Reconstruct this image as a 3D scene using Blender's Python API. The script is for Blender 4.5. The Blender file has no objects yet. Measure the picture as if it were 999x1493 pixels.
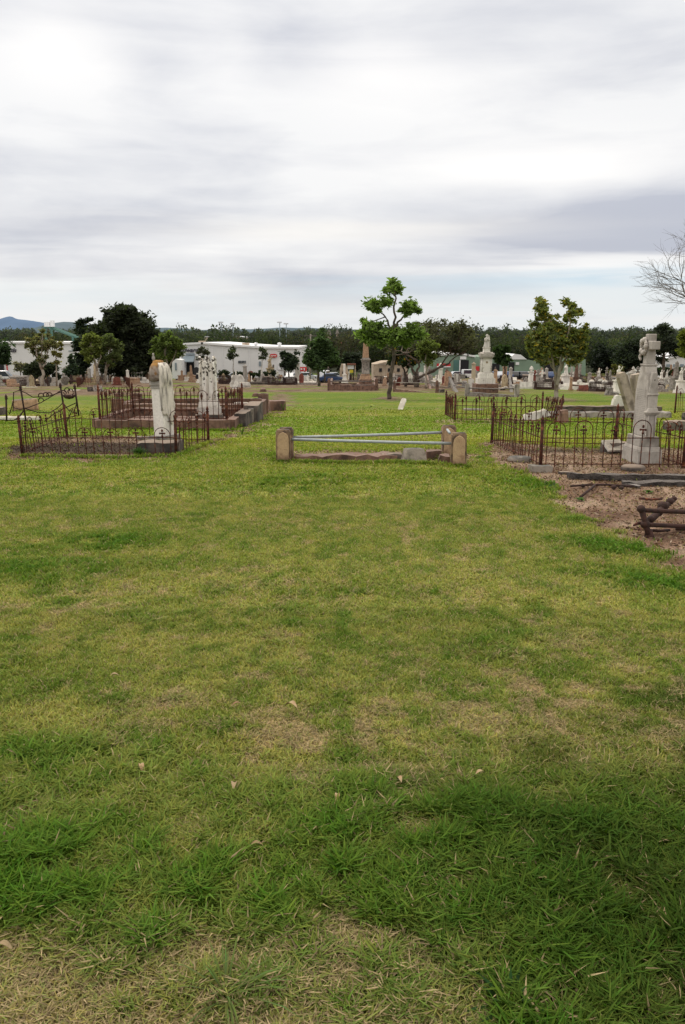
import bpy, bmesh, math, random
import numpy as np
from mathutils import Vector, Matrix, noise as mnoise
random.seed(7); RS = np.random.RandomState(11)
R = math.radians; PI = math.pi
scene = bpy.context.scene; COL = scene.collection

# ------------------------------------------------------------------ camera and terrain
FPX = 1139.0; PITCH = math.atan((746.5-495)/FPX); EYE = 1.6
cam = bpy.data.cameras.new('camera'); cam.sensor_fit = 'VERTICAL'; cam.sensor_height = 23.6
cam.lens = 23.6*FPX/1493.0; cam.clip_start = .05; cam.clip_end = 30000
camo = bpy.data.objects.new('camera', cam); COL.objects.link(camo)
camo.location = (0, 0, EYE); camo.rotation_euler = (PI/2-PITCH, 0, 0); scene.camera = camo

_py = np.array([-60, 0, 11, 16, 22, 30, 42, 60, 100, 180, 260, 400, 600, 800, 1000, 1300, 2500, 12000.])
_pz = np.array([0, 0, 0, -.06, -.3, -.7, -1.4, -2.35, -4.3, -6.9, -8.3, -7.5, -3.5, 0, 3, 2, 0, 0])
_ty = np.concatenate([np.arange(-60, 300, .5), np.arange(300, 12001, 10.)])
_tz = np.interp(_ty, _py, _pz)
_k = np.ones(13)/13
_tz[:720] = np.convolve(np.pad(_tz[:720], 6, mode='edge'), _k, 'valid')
def prof(y): return np.interp(y, _ty, _tz)
def lattice(ix, iy, seed):
    n = (ix.astype(np.int64)*374761393 + iy.astype(np.int64)*668265263 + seed*1442695041) & 0x7fffffff
    n = ((n ^ (n >> 13))*1274126177) & 0x7fffffff
    return ((n ^ (n >> 16)) & 0xffff)/65535.0
def vnoise(x, y, sc, seed):
    x = np.asarray(x, float)/sc; y = np.asarray(y, float)/sc
    x0 = np.floor(x); y0 = np.floor(y); fx = x-x0; fy = y-y0
    fx = fx*fx*(3-2*fx); fy = fy*fy*(3-2*fy)
    a = lattice(x0, y0, seed); b = lattice(x0+1, y0, seed); c = lattice(x0, y0+1, seed); d = lattice(x0+1, y0+1, seed)
    return (a*(1-fx)+b*fx)*(1-fy)+(c*(1-fx)+d*fx)*fy
def fbm(x, y, sc, seed, o=4):
    t = 0; a = 1; s = 0
    for i in range(o):
        t = t+a*vnoise(x, y, sc/2**i, seed+i*17); s += a; a *= .55
    return t/s
def gz(x, y):
    x = np.asarray(x, float); y = np.asarray(y, float)
    far = np.clip((y-200)/300, 0, 1)
    side = np.clip((y-25)/30, 0, 1)*(1-far)
    return prof(y) + (fbm(x, y, 2.5, 5, 2)-.5)*.05 + (fbm(x, y, .55, 6, 2)-.5)*.022*np.clip((40-y)/10, 0, 1) + side*(fbm(x, y, 30, 8, 2)-.5)*.5 + far*(fbm(x, y, 260, 9, 3)-.5)*7
def G(x, y): return float(gz(x, y))
def ray(px, py):
    a = (px-499.5)/FPX; b = (746.5-py)/FPX
    return Vector((a, math.cos(PITCH)+b*math.sin(PITCH), -math.sin(PITCH)+b*math.cos(PITCH)))
def P(px, py):            # where the sight line of a photo pixel meets the ground
    d = ray(px, py); y = 1.2
    while y < 2500:
        z = EYE+d.z/d.y*y
        if z <= float(prof(y)): break
        y *= 1.004
    lo = y/1.004; hi = y
    for _ in range(12):
        m = (lo+hi)/2
        if EYE+d.z/d.y*m <= float(prof(m)): hi = m
        else: lo = m
    x = d.x/d.y*hi
    return Vector((x, hi, G(x, hi)))
def W(px, py, Y):         # point on the sight line at ground distance Y
    d = ray(px, py); return Vector((d.x/d.y*Y, Y, EYE+d.z/d.y*Y))
def ppm(Y):               # photo pixels per metre near the horizon
    return FPX/(Y*math.cos(PITCH)+EYE*math.sin(PITCH))
def H(py0, py1, Y): return abs(W(500, py0, Y).z-W(500, py1, Y).z)

# ------------------------------------------------------------------ mesh building
class MB:
    def __init__(s): s.v = []; s.f = []; s.sm = []
    def add(s, vs, fs, smooth=False):
        n = len(s.v); s.v += [tuple(v) for v in vs]; s.f += [tuple(i+n for i in f) for f in fs]; s.sm += [smooth]*len(fs); return s
    def box(s, c, size, rz=0, top=(1, 1), M=None, rx=0, ry=0):
        hx, hy, hz = size[0]/2, size[1]/2, size[2]/2; tx, ty = top
        vs = [(-hx, -hy, -hz), (hx, -hy, -hz), (hx, hy, -hz), (-hx, hy, -hz), (-hx*tx, -hy*ty, hz), (hx*tx, -hy*ty, hz), (hx*tx, hy*ty, hz), (-hx*tx, hy*ty, hz)]
        m = Matrix.Translation(c) @ Matrix.Rotation(rz, 4, 'Z') @ Matrix.Rotation(rx, 4, 'X') @ Matrix.Rotation(ry, 4, 'Y')
        if M: m = M @ m
        return s.add([m @ Vector(v) for v in vs], [(0, 3, 2, 1), (4, 5, 6, 7), (0, 1, 5, 4), (1, 2, 6, 5), (2, 3, 7, 6), (3, 0, 4, 7)])
    def bz(s, cx, cy, z0, sx, sy, h, top=1.0, rz=0):   # box by its base height
        return s.box((cx, cy, z0+h/2), (sx, sy, h), rz, (top, top))
    def tube(s, pts, r, n=6, cap=True):
        pts = [Vector(p) for p in pts]; rs = r if isinstance(r, (list, tuple)) else [r]*len(pts)
        vs = []; fs = []; up = Vector((0, 0, 1))
        for i, p in enumerate(pts):
            t = (pts[min(i+1, len(pts)-1)]-pts[max(i-1, 0)])
            if t.length < 1e-9: t = Vector((0, 0, 1))
            t.normalize(); a = up if abs(t.z) < .9 else Vector((0, 1, 0))
            u = t.cross(a).normalized(); w = t.cross(u)
            for k in range(n):
                an = 2*PI*k/n; vs.append(p+(u*math.cos(an)+w*math.sin(an))*rs[i])
        for i in range(len(pts)-1):
            for k in range(n):
                a = i*n+k; b = i*n+(k+1) % n; fs.append((a, b, b+n, a+n))
        if cap: fs.append(tuple(range(n))[::-1]); fs.append(tuple(range((len(pts)-1)*n, len(pts)*n)))
        return s.add(vs, fs, n > 5)
    def lathe(s, prof_, n=16, c=(0, 0, 0), sq=(1, 1), rot=0, flute=0, smooth=True):
        vs = []; fs = []
        for r, z in prof_:
            for k in range(n):
                a = 2*PI*k/n+rot; rr = r*(1+flute*math.cos(a*9+z*5))
                vs.append((c[0]+rr*math.cos(a)*sq[0], c[1]+rr*math.sin(a)*sq[1], c[2]+z))
        for i in range(len(prof_)-1):
            for k in range(n):
                a = i*n+k; b = i*n+(k+1) % n; fs.append((a, b, b+n, a+n))
        fs.append(tuple(range(n))[::-1]); fs.append(tuple(range((len(prof_)-1)*n, len(prof_)*n)))
        return s.add(vs, fs, smooth)
    def prism(s, outline, y0, y1, M=None):       # outline in x-z, extruded along y
        n = len(outline)
        vs = [Vector((x, y0, z)) for x, z in outline]+[Vector((x, y1, z)) for x, z in outline]
        if M: vs = [M @ v for v in vs]
        fs = [tuple(range(n)), tuple(range(n, 2*n))[::-1]]+[(i, i+n, (i+1) % n+n, (i+1) % n) for i in range(n)]
        return s.add(vs, fs)
    def ball(s, c, r, n=10, m=7, sc=(1, 1, 1)):
        vs = []; fs = []
        for i in range(m+1):
            t = PI*i/m
            for k in range(n):
                a = 2*PI*k/n; vs.append((c[0]+r*sc[0]*math.sin(t)*math.cos(a), c[1]+r*sc[1]*math.sin(t)*math.sin(a), c[2]+r*sc[2]*math.cos(t)))
        for i in range(m):
            for k in range(n):
                a = i*n+k; b = i*n+(k+1) % n; fs.append((a, a+n, b+n, b))
        return s.add(vs, fs, True)
    def rough(s, c, size, rz=0, cuts=.08, j=.012, top=(1, 1), seed=None, tilt=0, roundc=.12):
        # a weathered block: grid-cut box with worn corners and noise on every face
        sd = random.random()*99 if seed is None else seed
        nx = max(1, min(24, round(size[0]/cuts))); ny = max(1, min(24, round(size[1]/cuts))); nz = max(1, min(16, round(size[2]/cuts)))
        idx = {}; vs = []; fs = []
        m = Matrix.Translation(c) @ Matrix.Rotation(rz, 4, 'Z') @ Matrix.Rotation(tilt, 4, 'Y')
        def V(i, k, l):
            if (i, k, l) not in idx:
                u, v, w = i/nx*2-1, k/ny*2-1, l/nz*2-1
                e = sum(1 for q in (u, v, w) if abs(q) > .99)
                q = 1-(roundc*min(size)/max(size) if e == 2 else roundc*1.6*min(size)/max(size) if e == 3 else 0)*.5
                tt = (w+1)/2
                p = Vector((u*size[0]/2*(1+(top[0]-1)*tt)*q, v*size[1]/2*(1+(top[1]-1)*tt)*q, w*size[2]/2*(q if w > 0 else 1)))
                g = mnoise.noise_vector(p*7+Vector((sd, sd*2, -sd)))*j + mnoise.noise_vector(p*24+Vector((sd, -sd, sd)))*j*.45 + mnoise.noise_vector(p*2.2+Vector((sd, 0, sd)))*j*1.4
                if w < -.99: g.z = 0
                idx[(i, k, l)] = len(vs); vs.append(m @ (p+g))
            return idx[(i, k, l)]
        for i in range(nx):
            for k in range(ny):
                fs.append((V(i, k, 0), V(i, k+1, 0), V(i+1, k+1, 0), V(i+1, k, 0)))
                fs.append((V(i, k, nz), V(i+1, k, nz), V(i+1, k+1, nz), V(i, k+1, nz)))
        for i in range(nx):
            for l in range(nz):
                fs.append((V(i, 0, l), V(i+1, 0, l), V(i+1, 0, l+1), V(i, 0, l+1)))
                fs.append((V(i, ny, l), V(i, ny, l+1), V(i+1, ny, l+1), V(i+1, ny, l)))
        for k in range(ny):
            for l in range(nz):
                fs.append((V(0, k, l), V(0, k, l+1), V(0, k+1, l+1), V(0, k+1, l)))
                fs.append((V(nx, k, l), V(nx, k+1, l), V(nx, k+1, l+1), V(nx, k, l+1)))
        return s.add(vs, fs)
    def mesh(s, name, mat):
        me = bpy.data.meshes.new(name); me.from_pydata([tuple(v) for v in s.v], [], s.f)
        me.polygons.foreach_set('use_smooth', s.sm); me.materials.append(mat); me.update(); return me
    def build(s, name, mat, parent=None, bevel=0):
        o = bpy.data.objects.new(name, s.mesh(name, mat)); COL.objects.link(o)
        if parent: o.parent = parent
        if bevel:
            b = o.modifiers.new('bevel', 'BEVEL'); b.width = bevel; b.segments = 2; b.limit_method = 'ANGLE'
        return o
def tag(o, label=None, cat=None, group=None, kind=None):
    if label: o['label'] = label
    if cat: o['category'] = cat
    if group: o['group'] = group
    if kind: o['kind'] = kind
    return o
def thing(name, label, cat, loc=(0, 0, 0), rz=0, group=None, rx=0, ry=0):
    o = bpy.data.objects.new(name, None); COL.objects.link(o); o.empty_display_size = .1
    o.location = loc; o.rotation_euler = (rx, ry, rz); return tag(o, label, cat, group)
def kids(o): return [c for c in COL.objects if c.parent == o]
def copy_tree(o, parent=None, ks=None):
    c = o.copy(); COL.objects.link(c)
    if parent: c.parent = parent
    for ch in list(o.children): copy_tree(ch, c)
    return c
def npmesh(name, V, F, mat, cols=None, smooth=False, nv=3):
    me = bpy.data.meshes.new(name); me.vertices.add(len(V)); me.vertices.foreach_set('co', np.asarray(V, np.float32).ravel())
    F = np.asarray(F, np.int32); k = F.shape[1]
    me.loops.add(F.size); me.loops.foreach_set('vertex_index', F.ravel())
    me.polygons.add(len(F)); me.polygons.foreach_set('loop_start', np.arange(len(F), dtype=np.int32)*k)
    me.polygons.foreach_set('loop_total', np.full(len(F), k, np.int32))
    if smooth: me.polygons.foreach_set('use_smooth', np.ones(len(F), bool))
    if cols is not None:
        a = me.color_attributes.new('Col', 'FLOAT_COLOR', 'POINT')
        c = np.ones((len(V), 4), np.float32); c[:, :3] = cols; a.data.foreach_set('color', c.ravel())
    me.materials.append(mat); me.update(calc_edges=True); me.validate()
    o = bpy.data.objects.new(name, me); COL.objects.link(o); return o

# ------------------------------------------------------------------ materials
class NT:
    def __init__(s, name):
        s.m = bpy.data.materials.new(name); s.m.use_nodes = True; s.t = s.m.node_tree; s.t.nodes.clear()
        s.out = s.n('ShaderNodeOutputMaterial'); s.b = s.n('ShaderNodeBsdfPrincipled'); s.l(s.b.outputs[0], s.out.inputs[0])
    def n(s, ty, **k):
        x = s.t.nodes.new(ty)
        for a, b in k.items(): setattr(x, a, b)
        return x
    def l(s, a, b): s.t.links.new(a, b)
    def setv(s, sock, v):
        if hasattr(v, 'is_linked') or isinstance(v, bpy.types.NodeSocket): s.l(v, sock)
        elif isinstance(v, (tuple, list)) and len(v) == 3 and sock.type == 'RGBA': sock.default_value = (*v, 1)
        else: sock.default_value = v
    def math(s, op, a, b=0, c=None, clamp=False):
        x = s.n('ShaderNodeMath', operation=op, use_clamp=clamp); s.setv(x.inputs[0], a); s.setv(x.inputs[1], b)
        if c is not None: s.setv(x.inputs[2], c)
        return x.outputs[0]
    def mix(s, f, a, b, mode='MIX'):
        x = s.n('ShaderNodeMix', data_type='RGBA', blend_type=mode); s.setv(x.inputs[0], f); s.setv(x.inputs[6], a); s.setv(x.inputs[7], b); return x.outputs[2]
    def noise(s, sc, det=4, vec=None, scale3=None, dist=0):
        x = s.n('ShaderNodeTexNoise'); x.inputs['Scale'].default_value = sc; x.inputs['Detail'].default_value = det; x.inputs['Distortion'].default_value = dist
        v = vec if vec is not None else s.oc()
        if scale3:
            mp = s.n('ShaderNodeMapping'); mp.inputs['Scale'].default_value = scale3; s.l(v, mp.inputs[0]); v = mp.outputs[0]
        s.l(v, x.inputs['Vector']); return x.outputs['Fac']
    def oc(s):
        if not hasattr(s, '_oc'):
            tc = s.n('ShaderNodeTexCoord'); oi = s.n('ShaderNodeObjectInfo')
            s.rand = oi.outputs['Random']
            cx = s.n('ShaderNodeVectorMath', operation='MULTIPLY_ADD')
            mul = s.n('ShaderNodeMath', operation='MULTIPLY'); s.l(oi.outputs['Random'], mul.inputs[0]); mul.inputs[1].default_value = 40
            cb = s.n('ShaderNodeCombineXYZ'); s.l(mul.outputs[0], cb.inputs[0]); s.l(mul.outputs[0], cb.inputs[1])
            va = s.n('ShaderNodeVectorMath', operation='ADD'); s.l(tc.outputs['Object'], va.inputs[0]); s.l(cb.outputs[0], va.inputs[1])
            s._oc = va.outputs[0]; s.obj = tc.outputs['Object']
        return s._oc
    def ramp(s, f, a, b):
        x = s.n('ShaderNodeMapRange'); s.setv(x.inputs[0], f); x.inputs[1].default_value = a; x.inputs[2].default_value = b; return x.outputs[0]
    def bump(s, h, st=.5, d=.01):
        x = s.n('ShaderNodeBump'); x.inputs['Strength'].default_value = st; x.inputs['Distance'].default_value = d; s.setv(x.inputs['Height'], h); s.l(x.outputs[0], s.b.inputs['Normal'])
    def fin(s, col, rough=.9, metal=0, spec=.3):
        s.setv(s.b.inputs['Base Color'], col); s.setv(s.b.inputs['Roughness'], rough); s.b.inputs['Metallic'].default_value = metal
        s.b.inputs['Specular IOR Level'].default_value = spec; return s.m
def stone(name, base, dark, spot=(.5, .62), streak=.5, topc=None, sc=6, bump=.5, lichen=None, bd=.008, foot=0.0):
    bd = bd*1.8; t = NT(name); t.oc()
    n1 = t.noise(sc, 6); n2 = t.noise(sc*5, 5); n3 = t.noise(sc*1.6, 4, scale3=(1, 1, .12)); n4 = t.noise(sc*.35, 3)
    c = t.mix(t.ramp(n4, .35, .65), base, tuple(b*.78 for b in base))
    c = t.mix(t.math('MULTIPLY', t.ramp(n1, *spot), .85), c, dark)
    c = t.mix(t.math('MULTIPLY', t.ramp(n3, .5, .68), streak), c, dark)
    if topc:
        g = t.n('ShaderNodeNewGeometry'); sx = t.n('ShaderNodeSeparateXYZ'); t.l(g.outputs['Normal'], sx.inputs[0])
        f = t.math('MULTIPLY', t.ramp(sx.outputs[2], .25, .8), t.ramp(n1, .3, .5)); c = t.mix(f, c, topc)
    if lichen: c = t.mix(t.ramp(t.noise(sc*1.1, 5, scale3=(1, 1, .7)), .56, .64), c, lichen)
    if foot:
        sz = t.n('ShaderNodeSeparateXYZ'); t.l(t.obj, sz.inputs[0])
        f = t.math('MULTIPLY', t.ramp(t.math('ADD', sz.outputs[2], t.math('MULTIPLY', n1, -.2)), foot*.4, -foot*.4-.05), .7); c = t.mix(f, c, (.16, .09, .055))
    c = t.mix(t.math('MULTIPLY', t.ramp(n2, .45, .75), .35), c, tuple(b*.5 for b in base))
    v = t.n('ShaderNodeHueSaturation'); t.l(c, v.inputs['Color']); t.l(t.ramp(t.rand, -1.2, 1.4), v.inputs['Value'])
    v2 = t.math('MULTIPLY_ADD', t.rand, .36, .82); t.l(v2, v.inputs['Value'])
    t.bump(t.math('ADD', n2, n1), bump, bd); return t.fin(v.outputs[0], .9)
def plain(name, col, rough=.6, metal=0, var=.15, sc=8, spec=.4):
    t = NT(name); t.oc(); return t.fin(t.mix(t.ramp(t.noise(sc, 5), .35, .7), col, tuple(c*(1-var*2) for c in col)), rough, metal, spec)
def foliage(name, tr=.25, rough=.6, spec=.3):
    t = NT(name); a = t.n('ShaderNodeAttribute', attribute_name='Col')
    t.fin(a.outputs['Color'], rough, 0, spec)
    tl = t.n('ShaderNodeBsdfTranslucent'); t.l(t.mix(1.0, a.outputs['Color'], (1.0, 1.15, .5), 'MULTIPLY'), tl.inputs[0])
    ms = t.n('ShaderNodeMixShader'); ms.inputs[0].default_value = tr; t.l(t.b.outputs[0], ms.inputs[1]); t.l(tl.outputs[0], ms.inputs[2]); t.l(ms.outputs[0], t.out.inputs[0])
    return t.m
def mottled(name):      # white marble, black lichen growing down from the top
    t = NT(name); t.oc(); sz = t.n('ShaderNodeSeparateXYZ'); t.l(t.obj, sz.inputs[0]); up = t.ramp(sz.outputs[2], .75, 1.35)
    n = t.noise(17, 6); f = t.ramp(t.math('ADD', n, t.math('MULTIPLY', up, .14)), .612, .65); f2 = t.ramp(t.math('ADD', t.noise(9, 4, scale3=(1, 1, .25)), t.math('MULTIPLY', up, .1)), .6, .7)
    c = t.mix(t.ramp(t.noise(3, 3), .4, .7), (.78, .75, .69), (.66, .62, .55)); c = t.mix(t.math('MULTIPLY', f2, .5), c, (.3, .2, .1)); c = t.mix(f, c, (.06, .05, .04)); t.bump(n, .4, .005); return t.fin(c, .85)
M = {}
M['sand'] = stone('sandstone', (.46, .29, .18), (.12, .075, .05), spot=(.56, .7), streak=.5, topc=(.07, .055, .045), sc=9, foot=.05)
M['peach'] = stone('peach_sandstone', (.54, .37, .22), (.33, .21, .125), spot=(.5, .7), streak=.25, sc=11, foot=.05)
M['brownstone'] = stone('brown_sandstone', (.215, .125, .088), (.05, .032, .026), spot=(.48, .66), streak=.6, topc=(.19, .13, .105), sc=5)
M['darkstone'] = stone('blackened_sandstone', (.15, .12, .10), (.035, .032, .03), spot=(.45, .6), streak=.7, topc=(.22, .17, .13), sc=5)
M['greystone'] = stone('grey_stone', (.33, .29, .25), (.09, .08, .07), spot=(.5, .66), streak=.5, topc=(.12, .11, .10), sc=6)
M['concrete'] = stone('concrete', (.36, .31, .255), (.10, .085, .07), spot=(.5, .66), streak=.3, topc=(.10, .095, .085), sc=7)
M['white'] = stone('white_marble', (.74, .70, .63), (.16, .14, .12), spot=(.6, .74), streak=.35, topc=(.35, .31, .25), sc=5)
M['whiteweath'] = mottled('mottled_marble')
M['post'] = stone('blackened_post_stone', (.30, .20, .12), (.045, .03, .024), spot=(.5, .62), streak=.7, topc=(.035, .028, .024), sc=9, foot=.05)
M['darktimber'] = stone('rotten_timber', (.10, .085, .075), (.022, .02, .018), spot=(.45, .6), streak=.2, sc=10, bump=1, bd=.02, topc=(.15, .13, .115))
M['greymarble'] = stone('grey_marble', (.43, .395, .35), (.19, .165, .14), spot=(.5, .72), streak=.45, sc=5, bump=.25, topc=(.36, .32, .28))
M['drape'] = stone('streaked_marble', (.62, .57, .49), (.17, .155, .14), spot=(.62, .76), streak=1.0, sc=13, lichen=None)
M['urn'] = stone('lichen_marble', (.30, .25, .21), (.10, .06, .035), spot=(.42, .52), streak=.9, topc=(.45, .23, .05), sc=9, lichen=(.20, .10, .035))
M['gold'] = stone('lichen_cream', (.5, .40, .26), (.2, .13, .07), spot=(.5, .64), sc=6)
M['cream'] = stone('cream_render', (.52, .42, .31), (.27, .2, .14), spot=(.5, .7), streak=.5, sc=1.2)
M['redstone'] = stone('red_brick_stone', (.25, .08, .055), (.09, .035, .03), spot=(.5, .66), sc=4)
M['black'] = plain('black_granite', (.03, .03, .033), .35)
M['rust'] = stone('rusted_iron', (.105, .031, .017), (.028, .014, .012), spot=(.42, .58), streak=.3, sc=22, bump=.6, bd=.002, lichen=(.17, .06, .025))
M['rustdark'] = stone('dark_rusted_iron', (.062, .03, .023), (.025, .017, .015), spot=(.45, .6), streak=.3, sc=18, bump=.8, bd=.003)
M['galv'] = plain('galvanised_steel', (.35, .38, .385), .6, .2, .12, 14)
M['timber'] = stone('weathered_timber', (.20, .17, .15), (.04, .035, .032), spot=(.45, .6), streak=.2, sc=10, bump=1, bd=.02, topc=(.26, .23, .21))
M['bark'] = stone('bark', (.15, .115, .085), (.05, .04, .03), spot=(.45, .6), streak=.5, sc=4, bump=.8)
M['palebark'] = stone('pale_bark', (.38, .33, .26), (.17, .12, .08), spot=(.5, .62), streak=.5, sc=3)
M['whitewall'] = plain('white_painted_wall', (.66, .66, .65), .8, 0, .04, .3)
M['whiteroof'] = plain('pale_metal_roof', (.72, .72, .72), .6, 0, .05, .3)
M['greenwall'] = plain('green_cladding', (.20, .275, .205), .7, 0, .07, .4)
M['tealwall'] = plain('teal_panel', (.07, .16, .14), .6, 0, .1, 1)
M['dark'] = plain('dark_opening', (.012, .012, .014), .8)
M['bluegrey'] = plain('blue_grey_metal', (.22, .27, .30), .6)
M['red'] = plain('red_sign_paint', (.55, .03, .03), .5)
M['signwhite'] = plain('white_sign_paint', (.78, .78, .78), .5)
M['ink'] = plain('dark_lettering', (.035, .03, .05), .6)
M['glass'] = plain('dark_glass', (.03, .045, .06), .12, 0, .1, 3, .8)
M['tyre'] = plain('tyre_rubber', (.02, .02, .02), .9)
M['brownroof'] = plain('brown_roof', (.20, .08, .05), .8)
M['conv'] = plain('green_steel', (.06, .15, .12), .6)
M['yellow'] = plain('yellow_paint', (.62, .50, .03), .5)
M['hill'] = plain('hazed_blue_hill', (.10, .15, .23), 1, 0, .06, .002, 0)  # bluish distance haze put into the base colour
M['hill2'] = plain('hazed_grey_green_hill', (.10, .135, .155), 1, 0, .15, .004, 0)  # nearer hills, weaker haze tint in the base colour
M['leaf'] = foliage('tree_leaves', .4, .8); M['farleaf'] = foliage('woodland_leaves', .5, 1.0); M['grass'] = foliage('grass_blades', .35, .75, .12)
M['bed'] = stone('dead_leaf', (.36, .27, .15), (.24, .14, .07), sc=12)
for k, c in dict(silver=(.45, .47, .5), white=(.75, .75, .75), blue=(.02, .045, .12), black=(.02, .02, .022), redc=(.45, .02, .02), bronze=(.2, .16, .1)).items():
    M['car_'+k] = plain('car_paint_'+k, c, .25, .2, .04, 3, .6)
# ------------------------------------------------------------------ ground fields
def inpoly(x, y, poly):
    ins = np.zeros(x.shape, bool); n = len(poly)
    for i in range(n):
        x0, y0 = poly[i]; x1, y1 = poly[(i+1) % n]
        if y0 == y1: continue
        c = ((y0 > y) != (y1 > y)) & (x < (x1-x0)*(y-y0)/(y1-y0)+x0); ins ^= c
    return ins
def sdist(x, y, poly):      # signed distance, positive inside
    d = np.full(x.shape, 1e9); n = len(poly)
    for i in range(n):
        ax, ay = poly[i]; bx, by = poly[(i+1) % n]; vx, vy = bx-ax, by-ay
        t = np.clip(((x-ax)*vx+(y-ay)*vy)/(vx*vx+vy*vy+1e-9), 0, 1); d = np.minimum(d, np.hypot(x-ax-t*vx, y-ay-t*vy))
    return np.where(inpoly(x, y, poly), d, -d)
def PL(l): return [tuple(P(a, b)[:2]) for a, b in l]
DIRT = [(PL([(700, 646), (722, 641), (800, 650), (1100, 655), (1300, 700), (1300, 960), (1080, 900), (999, 845), (945, 806), (905, 778), (862, 760), (818, 744), (798, 728), (812, 712), (788, 702), (755, 692), (728, 675), (704, 660)]), 1.0),
        (PL([(375, 652), (395, 654), (440, 655), (560, 657), (650, 652), (700, 662), (690, 676), (640, 676), (560, 674), (440, 671), (395, 671), (368, 663)]), .85),
        (PL([(325, 624), (372, 596), (405, 575), (428, 578), (420, 592), (392, 608), (362, 629), (340, 634)]), .9),
        (PL([(255, 655), (298, 636), (326, 640), (318, 648), (280, 660), (262, 664)]), .95),
        (PL([(8, 658), (30, 645), (95, 636), (210, 634), (260, 650), (258, 666), (190, 669), (100, 671), (20, 668)]), 1.0),
        (PL([(540, 582), (570, 579), (597, 582), (570, 586)]), .9), (PL([(785, 582), (812, 579), (850, 583), (812, 587)]), .7),
        (PL([(620, 614), (655, 609), (800, 611), (800, 618), (650, 617)]), .7),
        (PL([(640, 578), (655, 563), (690, 560), (760, 569), (762, 579), (690, 580)]), .6),
        (PL([(800, 566), (880, 566), (935, 585), (900, 580), (850, 570)]), .7),
        (PL([(0, 574), (60, 562), (110, 565), (60, 570), (10, 580)]), .6)]
def ell(x, y, px, py, rx, ry, rot=0):
    c = P(px, py); dx = x-c.x; dy = y-c.y; ca, sa = math.cos(rot), math.sin(rot)
    return np.exp(-(((dx*ca+dy*sa)/rx)**2+((-dx*sa+dy*ca)/ry)**2))
LUSH = [(150, 790, .55, .35, .3, .9), (40, 830, .9, .35, 0, .7), (445, 700, .8, .5, .2, .8), (850, 760, .4, .25, 0, .5), (900, 800, .6, .25, -.6, 1.0), (960, 850, .5, .25, -.5, .9),
        (790, 705, .5, .5, -.6, .9), (760, 690, .4, .4, 0, .6), (480, 860, .8, .25, 0, .4), (330, 900, .8, .2, 0, .35), (330, 1180, .6, .22, 0, .5), (80, 1100, .3, .2, 0, .7),
        (500, 1270, 3.0, .26, 0, 1.2), (900, 1300, .9, .55, 0, 1.3), (700, 1250, .7, .35, 0, 1.2), (200, 1280, .9, .3, 0, 1.1), (60, 1300, .7, .35, 0, .8), (600, 1200, .5, .18, 0, .7), (735, 940, .3, .25, 0, .6), (520, 900, .7, .2, 0, .5), (640, 690, 1, .3, 0, .3), (350, 1440, .25, .1, 0, .5)]
DRY = [(450, 1075, .32, .28, 0, 1.0), (350, 1110, .3, .15, 0, .6), (530, 1140, .35, .12, 0, .7), (650, 1060, .4, .3, 0, .5), (800, 1000, .6, .3, .2, .75), (940, 1030, .4, .5, .3, .8), (850, 950, .8, .3, 0, .5),
       (300, 850, .8, .4, 0, .4), (120, 880, .4, .2, 0, .7), (250, 750, 1.5, .4, 0, .4), (600, 860, 1.2, .4, 0, .4), (150, 1480, .8, .1, 0, 1.6), (450, 1480, .45, .1, 0, 1.5), (640, 1490, .3, .08, 0, .9), (300, 1455, .5, .06, 0, .8), (260, 1040, .3, .2, 0, .6), (520, 765, 1.6, .3, 0, .3), (740, 780, .7, .6, 0, .3)]
def S(a, b, t): t = np.clip((t-a)/(b-a), 0, 1); return t*t*(3-2*t)
def fields(x, y):
    near = y < 40
    dirt = np.zeros(x.shape)
    wob = (fbm(x, y, .5, 31, 4)-.5)*.5+(fbm(x, y, .14, 33, 3)-.5)*.45
    for poly, a in DIRT:
        xs = [p[0] for p in poly]; ys = [p[1] for p in poly]; sc = 1 if max(ys) < 25 else 3
        m = (x > min(xs)-2) & (x < max(xs)+2) & (y > min(ys)-2) & (y < max(ys)+2)
        if m.any(): dirt[m] = np.maximum(dirt[m], a*S(-.12, .14, sdist(x[m], y[m], poly)+wob[m]*sc))
    lush = np.zeros(x.shape); dry = np.zeros(x.shape)
    nn = fbm(x, y, .35, 61, 4); n2 = fbm(x, y, .9, 62, 4)
    for a in LUSH: lush = np.maximum(lush, a[5]*ell(x, y, *a[:5]))
    for a in DRY: dry = dry+a[5]*ell(x, y, *a[:5])
    lush = np.clip(np.minimum(lush, 1)*1.3*S(.32, .60, nn*.45+fbm(x, y, .10, 64, 3)*.55)+S(.62, .78, fbm(x, y, .3, 63, 4))*.35*near, 0, 1)
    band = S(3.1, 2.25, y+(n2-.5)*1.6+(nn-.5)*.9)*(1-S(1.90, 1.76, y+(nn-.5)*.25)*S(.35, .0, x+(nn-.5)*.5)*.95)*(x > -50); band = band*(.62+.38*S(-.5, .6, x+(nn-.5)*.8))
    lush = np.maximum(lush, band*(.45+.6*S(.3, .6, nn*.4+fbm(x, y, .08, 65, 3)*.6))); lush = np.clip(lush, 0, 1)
    tan = S(1.92, 1.76, y+(nn-.5)*.3)*S(.4, .05, x+(nn-.5)*.6)
    dry = np.clip(dry*S(.48, .62, fbm(x, y, .09, 77, 4)*.8+n2*.2)*1.1+S(.64, .74, fbm(x, y, .13, 78, 4))*.7*near+tan*1.6*S(.15, .42, fbm(x, y, .1, 79, 3)), 0, 1)*(1-lush*.8)
    # ground among the crowded far rows is mostly bare
    far = S(48, 60, y-x*.0+np.where(x < -8, 12, 0))*S(215, 190, y); g = fbm(x, y, 6, 90, 3)
    dirt = np.maximum(dirt, far*S(.30, .46, g)*.95)
    return dirt, dry, lush
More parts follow.
